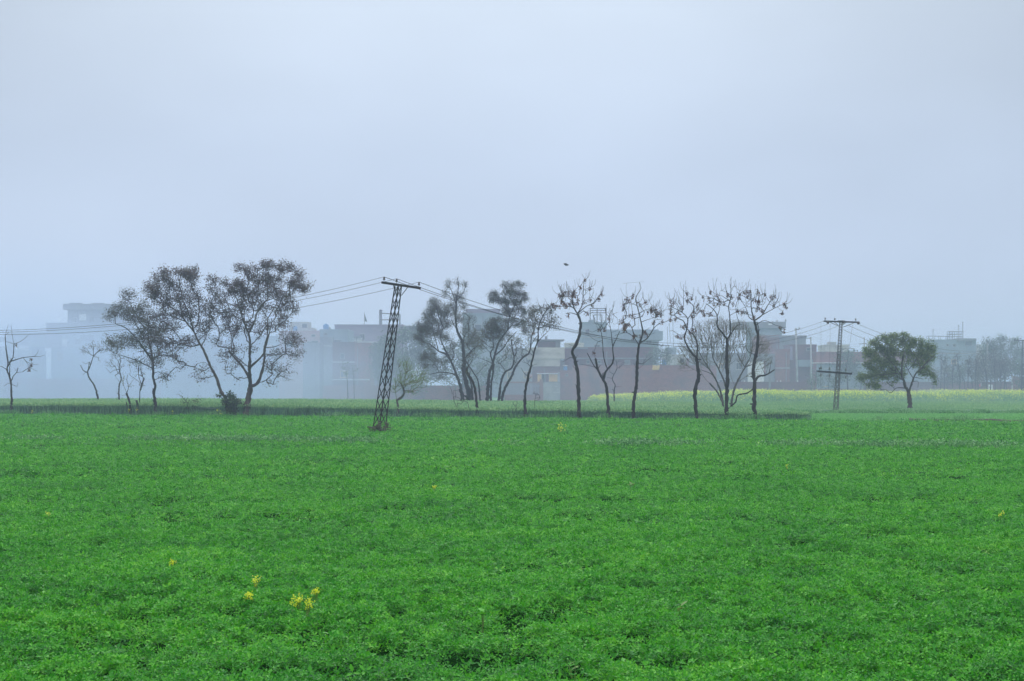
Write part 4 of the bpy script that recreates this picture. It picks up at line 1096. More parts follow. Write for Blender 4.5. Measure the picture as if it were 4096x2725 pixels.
def house(name, label, cat, z, D, blocks, parts=(), group=None):
    """blocks: (part, x0, x1, ytop, ybottom|None, depth, mat, dy); parts: (kind, x0, x1, yt, yb, mat)"""
    root = None
    for i, b in enumerate(blocks):
        nm, x0, x1, yt, yb, dep, mat = b[:7]
        dy = b[7] if len(b) > 7 else 0
        mb = MB()
        X0, X1, z0, z1 = box_px(mb, z, x0, x1, yt, yb, D + dy, dep)
        if root is None:
            root = empty(name, ((X0 + X1) / 2, D + dep / 2, 0))
            tag(root, label, cat, group)
        o = mb.build(nm, M[mat], root)
        if nm == 'wall' and dep > 3 and z1 - z0 > 2:
            q = MB()                              # parapet coping round the roof
            w, h = .28, .32
            q.box(X0 - .06, X1 + .06, D + dy - .07, D + dy + w, z1 + .002, z1 + h)
            q.box(X0 - .06, X1 + .06, D + dy + dep - w, D + dy + dep + .06, z1 + .002, z1 + h)
            q.box(X0 - .06, X0 + w, D + dy + w, D + dy + dep - w, z1 + .002, z1 + h)
            q.box(X1 - w, X1 + .06, D + dy + w, D + dy + dep - w, z1 + .002, z1 + h)
            q.build('parapet', M[mat], root)
    if cat == 'house' and D > 225:
        hr = random.Random(name + label)
        for b in blocks:
            if b[0] != 'wall':
                continue
            dy = b[7] if len(b) > 7 else 0
            A = W(*P(z, b[1], b[3]), D + dy)
            B = W(*P(z, b[2], b[3]), D + dy)
            zt = A[2]
            lo = 0 if b[4] is None else W(*P(z, b[2], b[4]), D + dy)[2]
            wd = B[0] - A[0]
            if wd < 2 or zt - max(lo, 1.5) < 2:
                continue
            y = D + dy
            storeys = [v for v in (zt - 2.2, zt - 5.3) if v - .7 > max(lo, .5)]
            for zc in storeys:
                for i in range(int(wd / 3.2)):
                    if hr.random() < .5:
                        continue
                    xc = A[0] + (i + .5 + hr.uniform(-.15, .15)) * wd / max(1, int(wd / 3.2))
                    ww, hh = hr.choice([(.45, .6), (.35, .45), (.6, .5)])
                    if xc - ww - .15 < A[0] or xc + ww + .15 > B[0]:
                        continue
                    f = MB()
                    f.box(xc - ww - .08, xc + ww + .08, y - .07, y - .003, zc + hh, zc + hh + .1)
                    f.box(xc - ww - .12, xc + ww + .12, y - .12, y - .003, zc - hh - .1, zc - hh)
                    f.box(xc - ww - .08, xc - ww, y - .07, y - .003, zc - hh + .001, zc + hh - .001)
                    f.box(xc + ww, xc + ww + .08, y - .07, y - .003, zc - hh + .001, zc + hh - .001)
                    f.box(xc - .03, xc + .03, y - .06, y - .003, zc - hh + .001, zc + hh - .001)
                    fo = f.build('window', M[hr.choice(['concrete', 'plaster', 'ochre'])], root)
                    q = MB()
                    q.box(xc - ww + .001, xc + ww - .001, y - .035, y - .002, zc - hh + .002, zc + hh - .002)
                    po = q.build('pane', M['dark'], fo)
                    po.location = (0, 0, 0)
            if hr.random() < .7:
                xp = A[0] + wd * hr.uniform(.1, .9)
                q = MB()
                q.tube([(xp, y - .1, max(lo, .2)), (xp, y - .1, zt - .3)], .07, 6)
                q.build('drain_pipe', M['plaster_grey'], root)
            zs = zt - 3.3
            if zs > lo + .5 and hr.random() < .6:
                q = MB()
                q.box(A[0] - .02, B[0] + .02, y - .16, y - .003, zs, zs + .22)
                q.build('floor_band', M[hr.choice(['plaster', 'concrete', 'plaster_grey'])], root)
    for p in parts:
        kind, x0, x1, yt, yb, mat = p[:6]
        dy = p[6] if len(p) > 6 else 0
        a, t = P(z, x0, yt)
        b_, u = P(z, x1, yb)
        A, B = W(a, t, D + dy), W(b_, u, D + dy)
        y = D + dy
        if kind in ('window', 'door'):
            f = MB()
            w = .07
            f.box(A[0] - w, B[0] + w, y - .08, y - .004, A[2] + .001, A[2] + w + .03)
            f.box(A[0] - w - .05, B[0] + w + .05, y - .14, y - .004, B[2] - w - .03, B[2] - .001)
            f.box(A[0] - w, A[0] - .001, y - .08, y - .004, B[2], A[2])
            f.box(B[0] + .001, B[0] + w, y - .08, y - .004, B[2], A[2])
            fo = f.build(kind, M['concrete'], root)
            q = MB()
            q.box(A[0], B[0], y - .03, y - .004, B[2], A[2])
            if B[0] - A[0] > 1.2:
                nb = int((B[0] - A[0]) / .6)
                for j in range(1, nb):
                    xx = A[0] + (B[0] - A[0]) * j / nb
                    q.box(xx - .02, xx + .02, y - .05, y - .031, B[2], A[2])
            po = q.build('pane' if kind == 'window' else 'door_leaf', M[mat], fo)
            po.location = (0, 0, 0)
        else:
            q = MB()
            th = p[7] if len(p) > 7 else .12
            q.box(A[0], B[0], y - th, y - .004, B[2], A[2])
            q.build(kind, M[mat], root)
    return root


# the tall pale house in the smoke on the left
house('tall_house', 'tall pale house with an overhanging top storey looming in the smoke', 'house', 'c', 300,
      [('wall', 1010, 1780, 220, 437, 9, 'plaster_grey', 1), ('upper_storey', 940, 1720, 134, 220, 11, 'plaster_grey', 0), ('wall', 690, 1780, 437, 778, 12, 'plaster_grey', .3),
       ('wall', 765, 1790, 542, 1440, 14, 'plaster_blue', -.6)],
      [('parapet_block', 1040, 1230, 120, 134, 'plaster_grey', .4, .4), ('parapet_block', 1380, 1560, 122, 134, 'plaster_grey', .4, .4),
       ('window', 1070, 1095, 300, 400, 'glass', 1), ('window', 1180, 1290, 290, 380, 'white', 1), ('window', 780, 820, 650, 770, 'white', -.6), ('window', 840, 890, 680, 770, 'white', -.6), ('window', 930, 1000, 660, 770, 'white', -.6),
       ('window', 1200, 1400, 600, 700, 'glass', -.6), ('cornice', 1340, 1600, 415, 432, 'plaster_grey', .6, .5)])
house('low_house', 'low house with pale columns in its porch below the tall smoky house', 'house', 'c', 285,
      [('wall', 100, 690, 587, 770, 10, 'plaster_grey', 2), ('wall', -120, 100, 628, 690, 8, 'plaster_grey', 3), ('wall', -150, 450, 770, 850, 9, 'plaster_blue', 2), ('wall', -150, 470, 850, 1300, 9, 'plaster_grey', 1)],
      [('stair_room', 575, 690, 562, 585, 'plaster_grey', 3, 2), ('column', 235, 262, 760, 840, 'white', 2, .3), ('column', 300, 345, 760, 840, 'white', 2, .3), ('column', 360, 400, 765, 840, 'white', 2, .3), ('column', 412, 432, 760, 840, 'white', 2, .3)])
house('boundary_wall', 'long plastered compound wall lost in the thick smoke', 'wall', 'c', 262, [('wall', -300, 2400, 1250, None, .4, 'brick', 0)], [('pillar', 500, 530, 1230, 1500, 'brick', 0, .1), ('pillar', 1400, 1430, 1230, 1500, 'brick', 0, .1)])
house('grey_house', 'long grey house top showing behind the trunk of the broad brown tree', 'house', 'p', 292,
      [('wall', 560, 900, 1372, None, 12, 'plaster_grey'), ('wall', 700, 860, 1340, 1372, 8, 'plaster_grey', 1)], [('window', 650, 680, 1400, 1425, 'glass')])
house('flat_roofed_house', 'flat-roofed bluish house between the two brown-leaved trees', 'house', 'p', 300, [('wall', 905, 1110, 1350, None, 12, 'plaster_blue'), ('stair_room', 930, 975, 1325, 1350, 5, 'plaster_grey', 2)],
      [('window', 950, 975, 1385, 1405, 'glass')])
house('pink_house', 'pink plastered house with two dark windows and a pale stair room', 'house', 'd', 268,
      [('wall', -140, 545, 340, None, 9, 'plaster_pink', 1.2), ('stair_room', 40, 355, 160, 338, 4, 'plaster', 3), ('roof_room', 355, 445, 262, 338, 4, 'plaster', 3.2)],
      [('window', 412, 466, 380, 408, 'glass', 1.2), ('window', 405, 515, 487, 542, 'glass', 1.2), ('window', 250, 330, 200, 260, 'glass', 3)])
house('blue_grey_house', 'blue-grey box house carrying a round blue water tank on its roof', 'house', 'd', 262,
      [('wall', 548, 1024, 315, None, 10, 'plaster_blue', 2), ('wall', 548, 765, 415, None, 2.2, 'plaster_grey', -.6)], [('window', 620, 668, 352, 385, 'glass', 2), ('ledge', 560, 760, 560, 575, 'plaster', -.6)])
house('long_grey_house', 'long lilac-grey house with a flagpole and a white shutter beyond the leaning pylon', 'house', 'd', 285,
      [('wall', 800, 1960, 232, None, 12, 'plaster_mauve', 0), ('roof_room', 1955, 2400, 225, 300, 8, 'plaster_grey', 1)],
      [('shutter', 1048, 1265, 432, 540, 'white', 0, .15), ('canopy_slab', 1030, 1245, 402, 428, 'plaster_grey', 0, .9)])
house('brick_house', 'low smoky brick house with a thick ledge in front of the blue-grey house', 'house', 'd', 246,
      [('wall', 765, 1135, 530, None, 5, 'brick_dark', 0), ('wall', 260, 548, 545, None, 5, 'plaster_grey', .3), ('wall', 1136, 1420, 545, None, 5, 'brick', .2)],
      [('ledge', 770, 1400, 1128, 1150, 'plaster', 0, .3), ('window', 900, 960, 700, 780, 'glass'), ('door', 640, 720, 1000, 1400, 'dark', 14)][:2])
house('low_brick_wall', 'low brick field wall running behind the pasture towards the clump', 'wall', 'd', 236, [('wall', 600, 3400, 1240, None, .4, 'brick', 0)],
      [('pillar', 1500, 1530, 1225, 1500, 'brick', 0, .1), ('pillar', 2300, 2330, 1225, 1500, 'brick', 0, .1)])
house('mauve_tower_house', 'tall mauve-topped house seen through the gap in the clump', 'house', 'p', 330,
      [('wall', 1850, 2010, 1258, None, 10, 'plaster_blue', 0), ('upper_storey', 1862, 2000, 1236, 1258, 9, 'plaster_mauve', .5)], [('window', 1900, 1925, 1300, 1325, 'glass')])
# house with whitewashed band and yellow curtains
H = house('whitewashed_house', 'brick house with a stained whitewashed upper wall and yellow window curtains', 'house', 'e', 232,
          [('wall', 290, 690, 965, None, 8, 'brick_dark', 0), ('upper_wall', 225, 757, 690, 853, 8, 'plaster_stain', -.25), ('lower_band', 290, 690, 853, 965, 8.2, 'plaster_stain', -.08), ('roof_room', 365, 625, 604, 688, 4, 'brick_dark', 2),
           ('roof_room', 625, 695, 590, 688, 4, 'plaster_grey', 2), ('roof_slab', 290, 752, 572, 588, 6, 'plaster_grey', 1), ('chimney', 470, 505, 528, 572, .6, 'plaster_grey', 2)],
          [('lintel', 350, 660, 1062, 1075, 'white', 0, .3), ('curtain', 362, 418, 1078, 1192, 'ochre', 0, .1), ('door', 424, 478, 1078, 1190, 'dark', 0), ('window', 528, 652, 1080, 1188, 'ochre', 0), ('side_wall', 658, 702, 1050, 1200, 'plaster', 0, .12)])
# pierced compound wall
w0 = MB()
A = W(*P('e', -120, 1185), 228)
B = W(*P('e', 395, 1400), 228)
Cc = empty('pierced_wall', ((A[0] + B[0]) / 2, 228, 0))
tag(Cc, 'pink brick compound wall with upright slots before the whitewashed house', 'wall')
xs = np.linspace(A[0], B[0], 24)
slots = MB()
w0.box(A[0], B[0], 228, 228.25, A[2] - .25, A[2])
w0.box(A[0], B[0], 228, 228.25, 0, A[2] - 2.1)
for i, x in enumerate(xs[:-1]):
    slots.box(x, x + (xs[1] - xs[0]) * .6, 228.02, 228.22, A[2] - 2.099, A[2] - .251)
w0.build('wall', M['brick'], Cc)
slots.build('balusters', M['plaster_mauve'], Cc)
q = MB(); box_px(q, 'e', 396, 444, 1152, None, 227.8, .7); q.build('gate_pillar', M['brick'], Cc)
house('rubble_wall', 'grey rough block wall joining the brick gate pillar', 'wall', 'e', 228.1, [('wall', 446, 692, 1192, None, .5, 'concrete', 0)],
      [('coping', 440, 692, 1186, 1196, 'plaster_grey', 0, .06), ('patch', 600, 660, 1240, 1262, 'plaster', 0, .05), ('patch', 590, 685, 1340, 1352, 'plaster', 0, .05)])
house('brick_tower', 'narrow brick block with one small dark window and a shaded roof recess', 'building', 'e', 231,
      [('wall', 692, 870, 1050, None, 6, 'brick', 0), ('back_wall', 757, 900, 705, 1050, 5, 'brick_dark', 2.5), ('side_wall', 692, 757, 872, 1050, 4, 'plaster_grey', 2.2)], [('window', 776, 800, 1080, 1100, 'glass', 0)])
house('long_brick_house', 'long dark brick house with a pale ledge behind the pollard tree', 'house', 'e', 238,
      [('wall', 872, 2040, 712, None, 8, 'brick_dark', 0), ], [('ledge', 800, 1985, 838, 858, 'plaster_grey', 0, .35), ('window', 1080, 1110, 880, 920, 'glass'), ('window', 1630, 1700, 880, 930, 'plaster_grey'), ('window', 1240, 1280, 880, 920, 'glass'),
                                                             ('roof_slab', 760, 1090, 690, 712, 'plaster_grey', 0, .5)])
house('brick_boundary_wall', 'long rust-brown brick boundary wall rising behind the mustard flowers', 'wall', 'e', 226, [('wall', 872, 2960, 950, None, .4, 'brick', 0)],
      [('pillar', 1400, 1430, 940, 1500, 'brick', 0, .1), ('pillar', 2135, 2165, 940, 1500, 'brick', 0, .1), ('coping', 2135, 2960, 943, 950, 'plaster_grey', 0, .08)])
house('brick_boundary_wall', 'lower dark brick wall with white litter on top near the far poles', 'wall', 'f', 226.2, [('wall', 620, 1760, 818, None, .4, 'brick_dark', 0)], [('pillar', 1250, 1275, 740, 900, 'plaster_grey', 0, .1)])
house('pale_block_house', 'big pale blue-grey house with an overhanging upper floor behind the pollard tree', 'house', 'e', 320,
      [('wall', 1000, 1365, 340, None, 10, 'plaster_blue', 0), ('wall', 1366, 2120, 450, None, 10, 'plaster_blue', .5), ('upper_storey', 1370, 2182, 450, 585, 11, 'plaster_blue', -.8), ('stair_room', 1112, 1190, 288, 338, 4, 'plaster_blue', 1)],
      [('window', 1900, 1960, 490, 560, 'glass', -.8), ('window', 1060, 1110, 430, 500, 'glass')])
house('terrace_house', 'small pale terrace with blue door panel beside the tall aerial poles', 'house', 'p', 262, [('wall', 2664, 2745, 1425, None, 7, 'plaster', 0), ('wall', 2668, 2705, 1390, 1425, 4, 'plaster_blue', 1)],
      [('window', 2720, 2735, 1435, 1450, 'glass')])
house('slab_topped_house', 'pale house with a wide grey parapet and corner posts behind the twiggy bush tree', 'house', 'f', 330,
      [('wall', 1060, 1408, 185, None, 9, 'plaster_blue', 1), ('parapet_storey', 870, 1455, 110, 185, 12, 'plaster_grey', 0)],
      [('post', 1441, 1455, 84, 110, 'plaster_grey', 1, .5), ('post', 1340, 1352, 94, 110, 'plaster_grey', 1, .5), ('grille', 1245, 1290, 130, 150, 'white', 0, .1)])
house('mauve_brick_house', 'mauve brick upper house joined to a grey block by the concrete pole', 'house', 'f', 290,
      [('wall', 1140, 1377, 290, None, 9, 'brick', 0), ('wall', 1378, 1690, 290, None, 9, 'plaster_grey', .6)], [('roof_slab', 1230, 1640, 282, 292, 'plaster_grey', 0, .5)])
house('stepped_brick_house', 'stepped red brick house at the end of the mustard, near two poles', 'house', 'f', 262,
      [('wall', 1330, 1500, 452, None, 6, 'brick', 0), ('wall', 1501, 1815, 398, None, 6, 'brick_dark', .5), ('wall', 1080, 1335, 505, None, 5, 'plaster_grey', .6)],
      [('panel', 1500, 1532, 400, 560, 'plaster_mauve', .4, .1), ('window', 1700, 1740, 420, 450, 'glass', .5), ('shed_wall', 1590, 1760, 560, 640, 'plaster_blue', .4, 1.2)])
house('shaded_house', 'plain grey house mostly hidden behind the twiggy bush tree', 'house', 'p', 268, [('wall', 2775, 2990, 1418, None, 7, 'plaster_grey')], [('window', 2880, 2900, 1450, 1475, 'glass')])
house('white_wall_house', 'white plastered wall piece glimpsed through the twigs', 'wall', 'f', 240, [('wall', 1010, 1195, 582, None, .5, 'white', 0)], [('pillar', 1195, 1215, 570, 720, 'brick', 0, .1)])
house('long_low_house', 'long low brick house with a white ledge behind the second pylon', 'house', 'f', 258,
      [('wall', 1816, 3100, 485, None, 7, 'brick', 0)], [('ledge', 1760, 3000, 592, 600, 'white', 0, .5), ('window', 2480, 2520, 520, 560, 'glass'), ('lower_wall', 1816, 3100, 610, 900, 'plaster_blue', 0, .1)])
house('far_white_house', 'faint pale house with a rooftop tank frame beyond the grove', 'house', 'g', 360,
      [('wall', 600, 1292, 482, None, 12, 'plaster_blue', 1), ('wall', 985, 1293, 440, 482, 10, 'plaster_grey', 0), ('wall', 1296, 1420, 565, None, 8, 'plaster', 2)],
      [('window', 1110, 1215, 490, 560, 'glass', 1), ('window', 790, 820, 540, 570, 'glass', 1), ('window', 900, 940, 540, 580, 'glass', 1)])
house('pink_wall', 'pinkish brick wall beside the foot of the last pylon', 'wall', 'g', 232, [('wall', 1912, 2300, 1085, None, .5, 'brick', 0)], [('pillar', 1890, 1912, 1075, 1400, 'plaster', 0, .1)])
house('white_gate', 'white double gate glimpsed between the grove trunks', 'gate', 'g', 234, [('gate_leaf', 1500, 1534, 1222, None, .1, 'white', 0), ('gate_leaf', 1537, 1570, 1222, None, .1, 'white', 0)])
house('grove_wall', 'dim grey-violet wall running behind the grove trunks', 'wall', 'g', 245, [('wall', -600, 2300, 1180, None, .4, 'brick_dark', 0)], [('coping', -600, 2300, 1172, 1180, 'plaster_grey', 0, .05)])

house('cream_house', 'small cream house with a stair room over the long low brick house', 'house', 'p', 300, [('wall', 3300, 3395, 1385, None, 7, 'plaster_stain'), ('stair_room', 3320, 3345, 1368, 1385, 3, 'plaster')])
house('brick_house', 'plain brick house block rising behind the aerial rods', 'house', 'p', 285, [('wall', 2700, 2790, 1440, None, 7, 'brick'), ('stair_room', 2712, 2740, 1422, 1440, 3, 'plaster_grey')])
house('ochre_house', 'low ochre-tinted house behind the drum and the kinked tree', 'house', 'p', 275, [('wall', 2262, 2335, 1378, None, 6, 'plaster_stain')])
# tall house behind the clump gap has a line of houses further off
house('distant_house', 'distant flat grey house closing the skyline behind the dark leaning tree', 'house', 'p', 300, [('wall', 2010, 2140, 1400, None, 8, 'plaster_grey')], [('window', 2030, 2050, 1420, 1440, 'glass')])


def tank(label, z, cx, yt, yb, rpx, D, mat='blue', lid=None):
    s = Z[z][2]
    a, b = P(z, cx, yb)
    base = W(a, b, D)
    h = (yb - yt) / s * D / F
    r = rpx / s * D / F
    root = empty('water_tank', base)
    tag(root, label, 'water tank')
    m = MB()
    m.lathe(base, [(0, 0), (r * .96, 0), (r, h * .06), (r, h * .3), (r * 1.03, h * .32), (r, h * .34), (r, h * .58), (r * 1.03, h * .6), (r, h * .62), (r, h * .8), (r * .8, h * .93), (r * .35, h * .98)], 18)
    m.build('body', M[mat], root, smooth=True)
    m = MB()
    m.lathe(base + np.array([0, 0, h * .98]), [(0, .0), (r * .36, 0), (r * .36, h * .05), (r * .2, h * .07), (0, h * .07)] if lid is None else [(0, 0), (r * 1.15, 0), (r * 1.15, h * .12), (0, h * .14)], 16)
    m.build('lid', M[lid or mat], root, smooth=True)


tank('round blue water tank on the blue-grey house roof', 'd', 652, 196, 312, 48, 266)
tank('pale blue water tank half hidden at the brown tree\'s edge', 'd', 130, 232, 340, 38, 271)
tank('blue drum with a white lid on the narrow brick block', 'e', 766, 958, 1050, 30, 232.5, lid='white')
tank('small bright blue tank beside the bushy green tree on the wall', 'e', 2200, 865, 945, 34, 236)
# grey companion tank
tank('small grey tank tucked behind the round blue one', 'd', 715, 250, 312, 20, 267, mat='plaster_grey')


def frame(name, label, cat, z, D, bars, w, mat='iron_grey', dep=1.6, parts='post'):
    pts = [W(*P(z, b[0], b[1]), D) for b in bars]
    zb = min(W(*P(z, b[2], b[3]), D)[2] for b in bars)
    root = empty(name, (pts[0][0], D, zb))
    tag(root, label, cat)
    for x0, y0, x1, y1 in bars:
        m = MB()
        A, B = W(*P(z, x0, y0), D), W(*P(z, x1, y1), D)
        vert = abs(A[2] - B[2]) > abs(A[0] - B[0])
        for dy in ((0, dep) if dep else (0,)):
            off = np.array([0, dy, 0])
            m.bar(A + off, B + off, w)
        if dep and not vert:
            m.bar(A, A + np.array([0, dep, 0]), w * .9); m.bar(B, B + np.array([0, dep, 0]), w * .9)
        m.build(parts if vert else 'rail', M[mat], root)
    return root


frame('tank_frame', 'empty steel frame on the roof behind the leaning pylon', 'frame', 'd', 288, [(1560, -40, 1560, 228), (1585, -40, 1585, 228), (1900, 30, 1900, 262), (1560, -40, 1600, -40), (1570, 10, 1900, 30), (1570, 122, 1900, 125)], .12)
frame('tank_frame', 'tall steel water-tank stand on the pale block house', 'frame', 'e', 322, [(1130, 122, 1130, 290), (1230, 122, 1230, 340), (1360, 122, 1360, 340), (1125, 122, 1362, 122), (1125, 152, 1362, 148), (1125, 185, 1362, 185), (1180, 216, 1290, 216), (1180, 216, 1180, 290), (1300, 216, 1300, 340)], .11)
frame('tank_frame', 'faint railed tank frame on the far white house', 'frame', 'g', 362, [(832, 325, 832, 478), (880, 325, 880, 478), (925, 325, 925, 478), (1000, 325, 1000, 440), (1068, 325, 1068, 440), (830, 325, 1070, 325), (830, 370, 1070, 370), (830, 410, 1070, 410)], .1)
frame('roof_railing', 'faint roof railing on the far white house', 'railing', 'g', 362, [(480, 400, 480, 500), (590, 398, 590, 490), (690, 402, 690, 480), (810, 405, 810, 480), (480, 400, 830, 405)], .09)
frame('aerial_mast', 'short mast with a bent tip on the far roof', 'mast', 'g', 361, [(560, 292, 560, 480), (556, 292, 580, 290)], .1, dep=0)
frame('aerial_mast', 'middle mast on the far white house with a small head', 'mast', 'g', 361, [(995, 215, 995, 440), (982, 228, 1005, 226)], .09, dep=0)
frame('aerial_mast', 'tallest mast on the far white house', 'mast', 'g', 361, [(1065, 166, 1065, 440), (1055, 170, 1072, 170)], .13, dep=0)
frame('pole_frame', 'faint two-legged pole structure with a long top bar above the pod trees', 'pole', '5', 340, [(685, 185, 672, 620), (800, 178, 790, 620), (650, 190, 845, 172)], .07, mat='concrete', dep=0)  # pale material puts the distance haze into the frame's own colour
frame('aerial_mast', 'pair of thin aerial rods rising from the terrace house', 'mast', 'e', 266, [(2325, 280, 2340, 900), (2268, 240, 2290, 620), (2245, 380, 2262, 900)], .07, dep=0)
frame('rooftop_shelter', 'faint flat frame on the roof beyond the young saplings', 'frame', 'f', 300, [(2120, 430, 2120, 480), (2262, 425, 2262, 480), (2120, 428, 2262, 425)], .08, dep=1)

# flag
fl = empty('roof_flag', W(*P('d', 1303, 222), 286))
tag(fl, 'long dark pennant hanging on a thin pole above the long grey house', 'flag')
m = MB(); m.tube([W(*P('d', 1303, 232), 286), W(*P('d', 1306, 0), 286)], .05, 6); m.build('pole', M['iron_grey'], fl)
g = []
for i in range(7):
    t = i / 6
    for j in range(4):
        u = j / 3
        x = 1308 + (1348 - 1308) * u * t
        y = 15 + t * (135 - 0 * u) + u * 8
        p = W(*P('d', x, y), 286)
        p[1] += .15 * math.sin(u * 5 + t * 3)
        g.append(p)
Q = [(i * 4 + j, i * 4 + j + 1, i * 4 + j + 5, i * 4 + j + 4) for i in range(6) for j in range(3)]
fo = mesh_np('cloth', g, Q, M['flag'], fl)
mod = fo.modifiers.new('s', 'SOLIDIFY'); mod.thickness = .02

# cloths
def cloth(name, label, z, x0, x1, yt, yb, D, mat, cat='cloth'):
    A, B = W(*P(z, x0, yt), D), W(*P(z, x1, yb), D)
    nx, nz = 8, 6
    V = []
    for j in range(nz):
        for i in range(nx):
            u, v = i / (nx - 1), j / (nz - 1)
            V.append((A[0] + (B[0] - A[0]) * (u + .04 * math.sin(v * 5)), D + .06 * math.sin(u * 14 + v), A[2] + (B[2] - A[2]) * (v + .08 * math.sin(u * 3.1))))
    Q = [(j * nx + i, j * nx + i + 1, (j + 1) * nx + i + 1, (j + 1) * nx + i) for j in range(nz - 1) for i in range(nx - 1)]
    o = mesh_np(name, V, Q, M[mat])
    o.modifiers.new('s', 'SOLIDIFY').thickness = .03
    tag(o, label, cat)


cloth('hanging_cloth', 'yellow cloth spread over the brick boundary wall', 'e', 2028, 2130, 945, 1012, 225.8, 'ochre')
cloth('hanging_cloth', 'red cloth hanging among the grove trunks', 'g', 1340, 1368, 1210, 1262, 231, 'red')
cloth('hanging_cloth', 'white cloth hanging beside the red one in the grove', 'g', 1366, 1382, 1195, 1245, 231, 'white')
cloth('hanging_cloth', 'small bright pink cloth glimpsed behind the dark leaning tree', 'e', 245, 285, 1080, 1130, 229, 'plaster_pink')
# litter
for k, (x, y, w, lab) in enumerate([(965, 850, 14, 'small white rag on the low brick wall, behind the trio'), (1135, 852, 30, 'long white scrap on the low brick wall'), (1352, 853, 10, 'white scrap on the low wall below the bright triangular heap'),
                                    (1392, 852, 10, 'small round white scrap on the low wall'), (1592, 830, 12, 'white scrap at the wall\'s end nearest the saplings')]):
    D = 226.35
    p = W(*P('f', x, 818), D)
    m = MB()
    ww = w / 2.946 * D / F
    m.lathe(p + np.array([0, 0, .001]), [(0, 0), (ww * .5, 0), (ww * .55, .08), (ww * .3, .18), (0, .22)], 7)
    tag(m.build('white_scrap', M['white']), lab, 'litter', 'white scraps on the low brick wall')


# ------------------------------------------------------------------ pylons
def insulator(p, s, parent, mat='porcelain', axis=(0, 0, 1)):
    m = MB()
    m.lathe(p, [(0, 0), (.012 * s, 0), (.012 * s, .08 * s), (.05 * s, .085 * s), (.085 * s, .10 * s), (.03 * s, .13 * s), (.075 * s, .15 * s), (.03 * s, .18 * s), (.055 * s, .20 * s), (.03 * s, .25 * s), (0, .26 * s)], 10, axis)
    return m.build('insulator', M[mat], parent, smooth=True)


def lattice(root, base, top, wb, wt, panels, rot, leg, brace, mat, style='x'):
    base, top = np.array(base), np.array(top)
    ax = top - base
    def corners(t, k):
        w = wb + (wt - wb) * t
        a = rot + k * math.pi / 2
        return base + ax * t + np.array([math.cos(a), math.sin(a), 0]) * w / math.sqrt(2)
    for k in range(4):
        m = MB()
        m.bar(corners(0, k), corners(1, k), leg)
        m.build('leg', M[mat], root)
    m = MB()
    for i in range(panels):
        t0, t1 = i / panels, (i + 1) / panels
        for k in range(4):
            a0, a1, b0, b1 = corners(t0, k), corners(t1, k), corners(t0, k + 1), corners(t1, k + 1)
            if style == 'x':
                m.bar(a0, b1, brace); m.bar(b0, a1, brace * .98)
            elif style == 'z':
                if t0 > .62:
                    m.bar(a0, b0, brace * 1.3)
                else:
                    m.bar(a0, b1, brace) if i % 2 else m.bar(b0, a1, brace)
                    if i % 3 == 0:
                        m.bar(a0, b0, brace)
    m.build('lattice', M[mat], root)


D1 = 74.
b1, t1 = W(1512, 1745, D1), W(1593, 1142, D1)
b1[2] = 0
p1 = empty('lattice_pylon', b1)
tag(p1, 'black lattice pylon leaning sideways in the clover, nearest of the pylons', 'pylon')
lattice(p1, b1 + [0, 0, -.1], t1, .47, .245, 12, R(4), .054, .030, 'iron')
a0, a1 = W(*P('3', 843, 178), D1 - .3), W(*P('3', 1193, 230), D1 + .3)
m = MB()
m.bar(a0, a1, .14, .10)
m.bar(a0 + [0, -.055, -.035], a1 + [0, -.055, -.035], .024, .08)
m.build('crossarm', M['iron'], p1)
for q0, q1 in ((P('3', 1020, 297), P('3', 1078, 222)), (P('3', 962, 260), P('3', 948, 200))):
    m = MB(); m.bar(W(*q0, D1), W(*q1, D1), .036); m.build('brace', M['iron'], p1)
ins1 = []
for x, y in ((865, 180), (978, 197), (1178, 229)):
    t = (x - 843) / 350
    q = a0 + (a1 - a0) * t
    q[2] += .05
    insulator(q, .95, p1)
    ins1.append(q + [0, 0, .25])

D2 = 133.
b2, t2 = W(*P('7', 548, 1400), D2), W(*P('7', 611, 250), D2)
b2[2] = 0
p2 = empty('lattice_pylon', b2)
tag(p2, 'slim steel pylon with two crossarms at the corner of the dark wheat', 'pylon')
lattice(p2, b2, t2, .36, .21, 34, R(12), .05, .028, 'iron_grey', 'z')
c0, c1 = W(*P('7', 414, 243), D2), W(*P('7', 822, 256), D2)
m = MB(); m.bar(c0, c1, .16, .14); m.box(t2[0] - .3, t2[0] + .3, D2 - .2, D2 + .2, t2[2] - .06, t2[2] + .12); m.build('crossarm', M['iron'], p2)
ins2 = []
for x in (430, 540, 778):
    q = c0 + (c1 - c0) * (x - 414) / 408
    q[2] += .07
    insulator(q, 1.1, p2)
    ins2.append(q + [0, 0, .28])
for x, y in ((460, 258), (636, 254), (808, 266)):
    q = W(*P('7', x, y), D2 - .12)
    m = MB()
    m.lathe(q + [0, -.12, 0], [(0, 0), (.10, .02), (.135, .06), (.09, .10), (.13, .13), (.09, .18), (.05, .22), (0, .24)], 12, (0, 1, 0))
    m.build('strain_insulator', M['porcelain'], p2, smooth=True)
for x0, y0, x1, y1 in ((485, 255, 590, 303), (535, 255, 580, 290), (762, 262, 632, 312), (665, 258, 632, 285)):
    m = MB(); m.bar(W(*P('7', x0, y0), D2), W(*P('7', x1, y1), D2), .05); m.build('brace', M['iron_grey'], p2)
e0, e1 = W(*P('7', 347, 814), D2 - .3), W(*P('7', 736, 843), D2 - .3)
m = MB(); m.bar(e0, e1, .13, .17); m.bar(e0 + [.0, .55, .02], e1 + [0, .55, .02], .08, .12)
m.build('lower_crossarm', M['iron'], p2)
